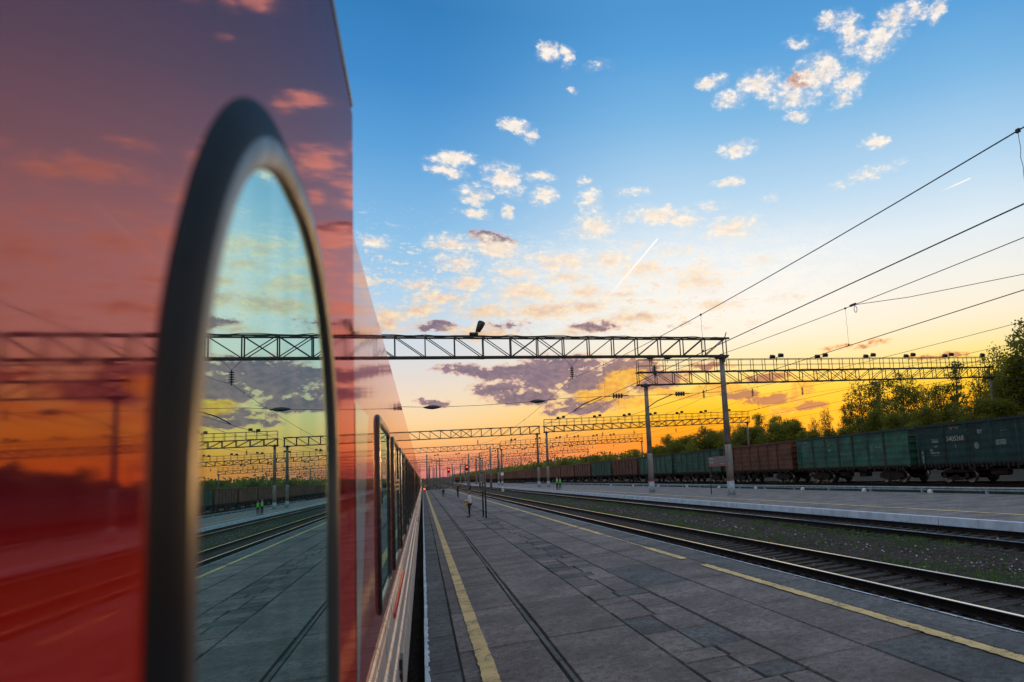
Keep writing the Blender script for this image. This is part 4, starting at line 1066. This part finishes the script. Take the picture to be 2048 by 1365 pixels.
sg = empty('platform_sign', (3.50, 44.75, 0), 'brown board on two black posts, edge on, beside the person in pale blue', 'sign', 'platform signs on two posts')
for yy in (-1.05, 1.05):
    mb = MB(); mb.tube((0, yy, 0), (0, yy, 2.78), .045, n=8); mb.build('post', M['black'], sg)
mb = MB(); mb.box(-.03, -1.15, 2.04, .03, 1.12, 2.74); bevel(mb.build('board', M['signbrown'], sg), .01)
mb = MB(); mb.box(-.02, -1.0, 1.54, .02, 1.0, 1.95); mb.build('lower_board', M['green'], sg)
sg = empty('platform_sign', (19.85, 45.6, 0), 'grey sign with red lower edge and a pale 1, beside the big post', 'sign', 'platform signs on two posts')
for yy in (-1.55, 1.55):
    mb = MB(); mb.tube((0, yy, 0), (0, yy, 2.1), .04, n=8); mb.build('post', M['black'], sg)
mb = MB(); mb.box(-.03, -1.6, 2.13, .03, 1.6, 2.74); bevel(mb.build('board', M['signgrey'], sg), .01)
mb = MB(); mb.box(-.034, -1.6, 2.03, .034, 1.6, 2.127); mb.build('lower_edge', M['signred'], sg)
text_mesh('1', .48, 'lettering', M['letter'], sg, -.92, 2.32, -.045)
mb = MB()
mark(mb, -1.35, -.5, 2.20, 2.235, -.04)
for z in (2.50, 2.24):
    for y in (1.32, .98): mb.box(-.04, y-.30, z+.05, -.036, y, z+.12); mb.poly([(-.041, y-.12, z), (-.041, y-.12, z+.17), (-.041, y-.32, z+.085)])
mb.build('arrow_marks', M['letter'], sg)
for k, y in enumerate((28.4, 34.2, 41.4, 48.7, 56, 64, 73, 83, 94)):
    mb = MB(); mb.box(-.10, -.10, -.3, .10, .10, .12); mb.poly([(-.10, -.10, .121), (.10, -.10, .121), (.10, .10, .121), (-.10, .10, .121)]); mb.lathe((0, 0, .12), [(.10, 0), (.06, .05)], 8)
    o = bevel(mb.build('edge_marker', M['whiteobj']), .015); o.location = (24.35, y, .0)
    tag(o, 'small white block at the back edge of the far platform', 'marker', 'white blocks along the far platform')
mb = MB()
for zz, xx in ((.02, 26.9), (-.1, 26.95)): mb.tube((xx, -10, zz), (xx, 200, zz), .05, n=8)
for k in range(40): mb.box(26.85, 5*k-8, -.37, 27.0, 5*k-7.9, .06)
tag(mb.build('service_pipe', M['poleblue']), 'pale pipe on low brackets running in front of the freight wagons', 'pipe')

# ------------------------------------------------------------------ people
def skin(name, pts, edges, rad, mat, parent, sub=2, root=0):
    me = bpy.data.meshes.new(name); me.from_pydata(pts, edges, [])
    o = link(bpy.data.objects.new(name, me))
    md = o.modifiers.new('Skin', 'SKIN'); md.use_smooth_shade = True
    for v, r in zip(me.skin_vertices[0].data, rad): v.radius = r if isinstance(r, tuple) else (r, r)
    for k, v in enumerate(me.skin_vertices[0].data): v.use_root = (k == root)
    o.modifiers.new('Sub', 'SUBSURF').levels = sub
    o.modifiers['Sub'].render_levels = sub
    dg = bpy.context.evaluated_depsgraph_get(); m2 = bpy.data.meshes.new_from_object(o.evaluated_get(dg))
    bpy.data.objects.remove(o); m2.name = name; m2.materials.clear(); m2.materials.append(mat)
    for p in m2.polygons: p.use_smooth = True
    return link(bpy.data.objects.new(name, m2), parent)

def person(loc, rz, h, label, arms, cols, hair='short', legs=((-.09, .0), (.09, .04)), group=None, vest=False, skirt=False):
    p = empty('person', loc, label, 'person', group, rz); k = h/1.75
    V = lambda x, y, z: (x*k, y*k, z*k)
    top, trousers, hairm = cols
    P = [V(0, 0, .96), V(0, -.01, 1.12), V(0, 0, 1.30), V(0, -.01, 1.44), V(0, 0, 1.53), V(0, .015, 1.60), V(0, .02, 1.68), V(0, .005, 1.745)]
    E = [(i, i+1) for i in range(7)]; Rd = [(.14, .10), (.125, .09), (.15, .10), (.11, .075), (.052, .055), (.062, .07), (.075, .09), (.045, .055)]
    for s, (dx, dy) in zip((-1, 1), legs):
        i = len(P); P += [V(s*.09, 0, .90), V(s*.095+dx*0, dy*.5+.02, .50), V(s*.10, dy, .10), V(s*.105, dy+.06, .05), V(s*.11, dy+.16, .035)]
        E += [(0, i), (i, i+1), (i+1, i+2), (i+2, i+3), (i+3, i+4)]; Rd += [.085, .058, .042, .04, .03]
    hands = []
    for s, (el_, wr) in zip((-1, 1), arms):
        i = len(P); sh = (s*.175, 0, 1.41); hd = Vector(wr)+(Vector(wr)-Vector(el_)).normalized()*.09
        P += [V(*sh), V(*el_), V(*wr), V(*hd)]; E += [(3, i), (i, i+1), (i+1, i+2), (i+2, i+3)]; Rd += [.055, .042, .030, (.038, .02)]
        dirn = (Vector(wr)-Vector(el_)).normalized(); side = dirn.cross(Vector((0, 0, 1)));  side = side.normalized() if side.length > .1 else Vector((0, 1, 0))
        for q, (o_, ln) in enumerate(((-.03, .065), (-.01, .078), (.01, .074), (.03, .058))):
            j = len(P); b0 = hd+side*o_+dirn*.01; b1 = b0+dirn*ln*.55+Vector((0, 0, -.006)); b2 = b0+dirn*ln*.9+Vector((0, 0, -.025))
            P += [V(*b0), V(*b1), V(*b2)]; E += [(i+3, j), (j, j+1), (j+1, j+2)]; Rd += [.010, .009, .007]
        j = len(P); b0 = Vector(wr)+dirn*.04+side*s*-.035; b1 = b0+dirn*.04+side*s*-.02
        P += [V(*b0), V(*b1)]; E += [(i+2, j), (j, j+1)]; Rd += [.012, .009]
    sc = [tuple(a*k for a in r) if isinstance(r, tuple) else r*k for r in Rd]
    skin('body', P, E, sc, M['skin'], p, 1)
    # clothing follows the same bones a little larger
    TP = [V(0, 0, .86 if not vest else .92), V(0, 0, 1.0), V(0, -.01, 1.14), V(0, 0, 1.30), V(0, -.01, 1.43), V(0, 0, 1.50)]
    TE = [(i, i+1) for i in range(5)]; TR = [(.17, .125), (.165, .125), (.15, .115), (.172, .125), (.13, .09), (.065, .065)]
    if not vest:
        for s, (el_, wr) in zip((-1, 1), arms):
            i = len(TP); TP += [V(s*.185, 0, 1.41), V(*el_), V(*(Vector(el_)*.15+Vector(wr)*.85))]; TE += [(4, i), (i, i+1), (i+1, i+2)]; TR += [.068, .056, .044]
    skin('jacket' if not vest else 'safety_vest', TP, TE, [tuple(a*k for a in r) if isinstance(r, tuple) else r*k for r in TR], M[top], p, 1)
    if vest:
        for s, (el_, wr) in zip((-1, 1), arms):
            skin('sleeve', [V(s*.17, 0, 1.42), V(s*.185, 0, 1.40), V(*el_), V(*(Vector(el_)*.15+Vector(wr)*.85))], [(0, 1), (1, 2), (2, 3)], [.06*k, .062*k, .054*k, .042*k], M['clothdark'], p, 1)
    LP = [V(0, 0, .97)]; LE = []; LR = [(.15*k, .11*k)]
    for s, (dx, dy) in zip((-1, 1), legs):
        i = len(LP); LP += [V(s*.09, 0, .88), V(s*.096, dy*.5+.02, .50), V(s*.10, dy, .10)]; LE += [(0, i), (i, i+1), (i+1, i+2)]; LR += [.095*k, .072*k, .06*k]
    skin('trousers', LP, LE, LR, M[trousers], p, 1)
    for s, (dx, dy) in zip((-1, 1), legs):
        skin('shoe', [V(s*.10, dy-.05, .05), V(s*.105, dy+.06, .045), V(s*.11, dy+.19, .035)], [(0, 1), (1, 2)], [.05*k, .048*k, .036*k], M['black'], p, 1)
    hz = [V(0, .015, 1.765), V(0, -.035, 1.70), V(0, -.055, 1.62)] + ([V(0, -.07, 1.50)] if hair == 'long' else [])
    skin('hair', hz, [(i, i+1) for i in range(len(hz)-1)], [(.062*k, .066*k), (.086*k, .078*k), (.07*k, .05*k)]+([(.075*k, .045*k)] if hair == 'long' else []), M[hairm], p, 1)
    mb = MB(); mb.tube(V(0, .095, 1.66), V(0, .128, 1.635), .014*k, .018*k, 6); mb.build('nose', M['skin'], p)
    mb = MB()
    for s in (-1, 1): mb.lathe(V(s*.033, .098, 1.685), [(.004*k, -.006), (.012*k, 0), (.004*k, .008*k)], 8, 0, 'y')
    mb.build('eyes', M['black'], p)
    mb = MB(); mb.cbox(V(0, .100, 1.602), (.05*k, .012*k, .010*k)); mb.build('mouth', M['signred'], p)
    mb = MB()
    for s in (-1, 1): mb.lathe(V(s*.083, 0, 1.66), [(.012*k, -.01*k), (.028*k, 0), (.012*k, .012*k)], 8, 0, 'x')
    mb.build('ears', M['skin'], p)
    return p
# facing left (towards the train): local +Y -> world -X is rz = +90 deg
pa = person((2.75, 46.63, 0), math.radians(78), 1.68, 'person in a pale blue top facing the train with forearms held out', (((-.23, .05, 1.13), (-.17, .33, 1.12)), ((.23, .06, 1.12), (.16, .32, 1.04))), ('clothblue', 'jeans', 'hairfair'), 'long')
bg_ = empty('shoulder_bag', (2.75, 46.63, 0), 'mustard yellow bag hanging in front of the person in pale blue', 'bag'); bg_.rotation_euler = (0, 0, math.radians(78))
mb = MB()
mb.poly([(-.20, .10, .66), (.20, .10, .66), (.165, .12, 1.06), (-.165, .12, 1.06)]); mb.poly([(.22, .26, .64), (-.22, .26, .64), (-.15, .20, 1.07), (.15, .20, 1.07)])
mb.quad((-.20, .10, .66), (-.165, .12, 1.06), (-.15, .20, 1.07), (-.22, .26, .64)); mb.quad((.165, .12, 1.06), (.20, .10, .66), (.22, .26, .64), (.15, .20, 1.07)); mb.quad((.20, .10, .66), (-.20, .10, .66), (-.22, .26, .64), (.22, .26, .64)); mb.quad((-.165, .12, 1.06), (.165, .12, 1.06), (.15, .20, 1.07), (-.15, .20, 1.07))
bevel(mb.build('bag_body', M['bag'], bg_, recalc=True), .04, 3)
mb = MB(); mb.path([(-.12, .2, 1.05), (-.16, .16, 1.25), (-.17, .06, 1.47), (-.14, -.08, 1.42)], .014, 6); mb.build('strap', M['bag'], bg_)
pb = person((4.30, 97.75, 0), math.radians(-85), 1.86, 'person in dark clothes reaching both arms out toward a companion', (((-.2, .22, 1.30), (-.10, .50, 1.36)), ((.2, .22, 1.28), (.10, .50, 1.34))), ('clothdark', 'clothdark', 'hairdark'))
mb = MB(); mb.box(-.09, .55, 1.30, .09, .63, 1.42); mb.tube((0, .62, 1.36), (0, .70, 1.36), .04); o = bevel(mb.build('camera', M['grey']), .01); o.location = pb.location; o.rotation_euler = pb.rotation_euler
tag(o, 'small camera held out by the person in dark clothes', 'camera')
person((5.42, 90.2, 0), math.radians(95), 1.78, 'person in black mostly hidden behind the one in pale blue', (((-.25, .05, 1.15), (-.14, .25, 1.25)), ((.25, .05, 1.15), (.14, .25, 1.25))), ('clothdark', 'clothdark', 'hairdark'), 'long')
person((2.76, 107.4, 0), math.radians(20), 1.30, 'small child in dark clothes walking alone on the platform', (((-.24, -.06, 1.14), (-.22, .08, .92)), ((.24, .02, 1.14), (.23, .14, .93))), ('clothdark', 'jeans', 'hairdark'), 'short', ((0, .14), (0, -.12)))
hang = (((-.25, -.02, 1.14), (-.23, .06, .90)), ((.25, -.02, 1.14), (.23, .06, .90)))
person((17.07, 95.3, 0), math.radians(200), 1.76, 'taller of two people in green safety vests on the far platform', hang, ('vest', 'jeans', 'grey'), 'short', group='workers in safety vests', vest=True)
person((17.55, 95.6, 0), math.radians(150), 1.62, 'shorter of two people in green safety vests on the far platform', hang, ('vest', 'jeans', 'hairdark'), 'short', group='workers in safety vests', vest=True)

# ------------------------------------------------------------------ trees
import numpy as np
def leaf_mesh(name, C, size, rng, mat, flat=.0):
    n = len(C); a = rng.normal(size=(n, 3)); a /= np.linalg.norm(a, axis=1)[:, None]
    b = rng.normal(size=(n, 3)); b -= a*(a*b).sum(1)[:, None]; b /= np.linalg.norm(b, axis=1)[:, None]
    s = (size*rng.uniform(.6, 1.3, n))[:, None]
    v = np.empty((n, 4, 3)); v[:, 0] = C-a*s; v[:, 1] = C-b*s*.55; v[:, 2] = C+a*s; v[:, 3] = C+b*s*.55
    me = bpy.data.meshes.new(name); me.vertices.add(n*4); me.loops.add(n*4); me.polygons.add(n)
    me.vertices.foreach_set('co', v.reshape(-1)); me.loops.foreach_set('vertex_index', np.arange(n*4, dtype=np.int32))
    me.polygons.foreach_set('loop_start', np.arange(0, n*4, 4, dtype=np.int32)); me.polygons.foreach_set('loop_total', np.full(n, 4, np.int32))
    me.materials.append(mat); me.update(); me.validate(); return me
def tree_proto(kind, seed):
    """unit of 10 m height"""
    rng = np.random.default_rng(seed); q = random.Random(seed); mb = MB(); cl = []
    H = 10.0
    lean = [(0, 0, 0)]; x = y = 0
    for k in range(1, 9):
        x += q.uniform(-.12, .12); y += q.uniform(-.12, .12); lean.append((x, y, H*.96*k/8))
    mb.path(lean, [.17*(1-.9*k/8)+.012 for k in range(9)], 8)
    def trunk_at(z):
        f = min(7.99, z/(H*.96)*8); i = int(f); a, b = Vector(lean[i]), Vector(lean[i+1]); return a.lerp(b, f-i)
    if kind == 'birch': nb, z0, lo, wide = 44, 2.4, .28, 2.5
    elif kind == 'open': nb, z0, lo, wide = 34, 3.0, .25, 2.5
    elif kind == 'spruce': nb, z0, lo, wide = 70, .7, .3, 1.7
    else: nb, z0, lo, wide = 54, .5, .3, 3.2
    for k in range(nb):
        u = (k+q.random())/nb; z = z0+(H-z0)*u*.97
        if kind == 'spruce': r = wide*(1-u)**.85*q.uniform(.55, 1.1)+.15; dz = -.25*r
        elif kind == 'bush': r = wide*math.sqrt(max(.02, 1-u**2.2))*q.uniform(.35, 1.05); dz = .35*r
        else: r = wide*(math.sin(PI*min(1, .18+.82*u))**.7)*q.uniform(.35, 1.15)+.2; dz = .55*r
        a = k*2.399+q.uniform(-.5, .5); b = trunk_at(min(z*.86, H*.93)); tip = Vector((b.x+r*math.cos(a), b.y+r*math.sin(a), min(H*1.02, z+dz*.4)))
        md = b.lerp(tip, .5)+Vector((q.uniform(-.1, .1), q.uniform(-.1, .1), dz*.15))
        mb.path([b, md, tip], [.055*(1-u*.6), .03, .012], 5)
        nc = 1+int(r*1.3)
        for c in range(nc):
            f = 1-.75*c/nc; p = b.lerp(tip, f)
            cl.append((p+Vector((q.gauss(0, .2), q.gauss(0, .2), q.gauss(0, .2))), q.uniform(.32, .72)*(1.0 if kind != 'spruce' else .7)*(1.25 if kind == 'bush' else 1)))
    C = []
    for p, r in cl:
        n = int((150 if kind == 'bush' else 62 if kind != 'open' else 44)*r/.5*q.choice((.5, .8, 1, 1.3)))
        d = rng.normal(size=(n, 3)); d *= (r*.62); d[:, 2] *= .7
        if kind != 'spruce': d[:, 2] -= np.abs(rng.normal(size=n))*r*.35
        C.append(np.array(p)+d)
    C = np.concatenate(C); C = C[C[:, 2] > .1]
    mat = M['leafdark'] if kind == 'spruce' else M['leaflow'] if kind == 'bush' else M['leaf']
    cm = leaf_mesh('crown', C, .12 if kind != 'bush' else .13, rng, mat)
    tm = mb.build('trunk', M['bark']); tmesh = tm.data; bpy.data.objects.remove(tm)
    return cm, tmesh
PR = {('birch', 0): tree_proto('birch', 1), ('birch', 1): tree_proto('birch', 2), ('birch', 2): tree_proto('birch', 9), ('open', 0): tree_proto('open', 3), ('open', 1): tree_proto('open', 6), ('spruce', 0): tree_proto('spruce', 4), ('bush', 0): tree_proto('bush', 5), ('bush', 1): tree_proto('bush', 8)}
tr_ = random.Random(11)
def tree(x, y, h, kind, label, cat='tree', w=1.0, group='trees behind the freight train'):
    key = (kind, tr_.randrange({'birch': 3, 'open': 2, 'spruce': 1, 'bush': 2}[kind])); cm, tm = PR[key]
    nm = {'spruce': 'spruce_tree', 'bush': 'bushy_tree'}.get(kind, 'birch_tree')
    o = empty(nm, (x, y, -.5), label, cat, group, tr_.uniform(0, 6.28)); s = h/10.0; o.scale = (s*w, s*w, s)
    link(bpy.data.objects.new('trunk', tm), o); link(bpy.data.objects.new('crown', cm), o)
    return o
def at_az(a, X): return X/math.tan(math.radians(a))
def el_h(a, e, X): return X/math.sin(math.radians(a))*math.tan(math.radians(e))+2.95
def by(a, e, X, kind, label, w=1.0): return tree(X, at_az(a, X), el_h(a, e, X), kind, label, w=w)
by(49.2, 8.9, 66, 'birch', 'tallest dense leafy tree at the right edge of the trees', 1.15)
by(51.5, 8.6, 68, 'birch', 'dense leafy tree cut by the right edge of the view', 1.2)
by(48.0, 6.4, 64, 'bush', 'dense dark green leafy tree filling the foot of the tallest tree', 1.0)
by(46.6, 7.3, 70, 'open', 'thin tall tree with a loose crown over the end of the long lamp gantry', .75)
by(45.2, 5.6, 68, 'open', 'loose tree with sunset gaps, just left of the gantry end post', .8)
by(43.3, 6.5, 68, 'spruce', 'pointed spire-like tree rising through the long lamp gantry', .95)
by(42.3, 5.0, 66, 'birch', 'dense mid-height tree left of the pointed spire-like tree', .85)
by(40.9, 4.9, 70, 'open', 'loose tree with bright gaps between the pointed tree and the round crowns', .9)
by(39.2, 6.0, 68, 'birch', 'round-topped tree whose crown touches the lamp gantry from below', .9)
by(37.4, 5.9, 70, 'birch', 'round-topped tree second from the left in the tall group', .85)
by(35.9, 5.7, 68, 'open', 'leftmost tall tree of the big group, its edge against the yellow sky', .75)
by(34.8, 4.1, 66, 'birch', 'shorter tree at the left flank of the tall group', .6)
by(32.8, 3.75, 70, 'open', 'thin dark tree standing alone in the orange gap', .55)
by(31.9, 3.0, 72, 'open', 'small ragged tree left of the orange gap', .5)
by(30.2, 3.0, 70, 'bush', 'low round tree between the orange gap and the small birches', .75)
by(28.8, 3.5, 72, 'birch', 'small birch above the brown wagon, right of two others', .7)
by(27.2, 3.8, 70, 'birch', 'small birch closest on the right to the big concrete post', .6)
by(25.6, 3.0, 70, 'open', 'small loose tree hidden partly by the big concrete post', .8)
by(24.2, 2.6, 72, 'birch', 'small tree closest on the left to the big concrete post', .8)
by(19.4, 2.1, 72, 'birch', 'small round tree standing just right of the thinner concrete post', .75)
for k, a in enumerate((50.5, 48.8, 46.8, 45.0, 43.6, 42.2, 40.8, 39.5, 38.2, 37.0, 35.6)):
    by(a, 2.9+tr_.uniform(-.5, .5), 61+tr_.uniform(-3, 5), ('bush', 'birch', 'bush')[k % 3], 'low leafy tree in the green belt under the tall trees', 1.05+tr_.uniform(-.15, .2))
for k, a in enumerate((34.2, 33.0, 31.8, 30.9)): by(a, 1.95, 62, 'bush', 'low leafy bush below the orange gap in the trees', 1.1)
for k in range(15): by(30.0-.75*k, 3.0-.06*k+tr_.uniform(-.4, .6), 64+tr_.uniform(-2, 6), ('bush', 'bush', 'birch', 'open')[k % 4], 'low leafy tree in the green belt left of the orange gap', 1.25)
for k in range(34):
    y = 190+9*k+tr_.uniform(-3, 3); tree(64+tr_.uniform(-4, 10), y, tr_.uniform(6.8, 9.2), tr_.choice(('bush', 'bush', 'bush', 'birch', 'spruce')), 'small distant tree in the dark line beyond the freight wagons', w=1.5)
rng = np.random.default_rng(5)
n = 26000; yy = 40+300*rng.random(n)**1.2; xx = 58+rng.random(n)*6; hh = 3.4+1.0*np.sin(yy*.21)+.8*np.sin(yy*.6+1)
C = np.stack([xx, yy, -.5+hh*rng.random(n)**.7], 1)
o = link(bpy.data.objects.new('undergrowth', leaf_mesh('undergrowth', C, .22, rng, M['leaflow']))); tag(o, kind='stuff')
n = 26000; yy = 330+1500*rng.random(n)**1.5; xx = 60+rng.random(n)*60; hh = 8.6+1.4*np.sin(yy*.13)*np.sin(yy*.041+xx*.2)+rng.normal(size=n)*.7+yy*.003
C = np.stack([xx, yy, -.5+hh*rng.random(n)**.6], 1)
o = link(bpy.data.objects.new('forest', leaf_mesh('forest', C, .75, rng, M['leafdark']))); tag(o, kind='stuff')
n = 14000; xx = -250+400*rng.random(n); yy = 1000+120*rng.random(n); C = np.stack([xx, yy, -.5+(6+rng.normal(size=n)*.8)*rng.random(n)**.6], 1)
o = link(bpy.data.objects.new('forest', leaf_mesh('forest', C, 1.0, rng, M['leafdark']))); tag(o, kind='stuff')
# low sheds far down the line
for k, (x, y, w_, h_) in enumerate(((-6, 520, 14, 5), (9, 640, 16, 5.5), (20, 760, 18, 6))):
    b = empty('shed', (x, y, -.4), 'low grey shed far down the line where the tracks meet', 'shed', 'distant sheds')
    mb = MB(); mb.box(-w_/2, 0, 0, w_/2, 12, h_*.7); mb.build('wall', M['signgrey'], b)
    mb = MB(); mb.poly([(-w_/2-.3, -.3, h_*.7), (w_/2+.3, -.3, h_*.7), (0, -.3, h_)]); mb.quad((-w_/2-.3, -.3, h_*.7), (0, -.3, h_), (0, 12.3, h_), (-w_/2-.3, 12.3, h_*.7)); mb.quad((0, -.3, h_), (w_/2+.3, -.3, h_*.7), (w_/2+.3, 12.3, h_*.7), (0, 12.3, h_)); mb.build('roof', M['roof'], b)

# ------------------------------------------------------------------ render settings
S.render.engine = 'CYCLES'
S.cycles.use_denoising = True
try: S.cycles.denoiser = 'OPENIMAGEDENOISE'
except Exception: pass
S.cycles.max_bounces = 6; S.cycles.transparent_max_bounces = 4; S.cycles.caustics_reflective = False; S.cycles.caustics_refractive = False
S.view_settings.view_transform = 'Standard'; S.view_settings.look = 'None'; S.view_settings.gamma = 1; S.view_settings.exposure = 0
S.view_settings.use_curve_mapping = False
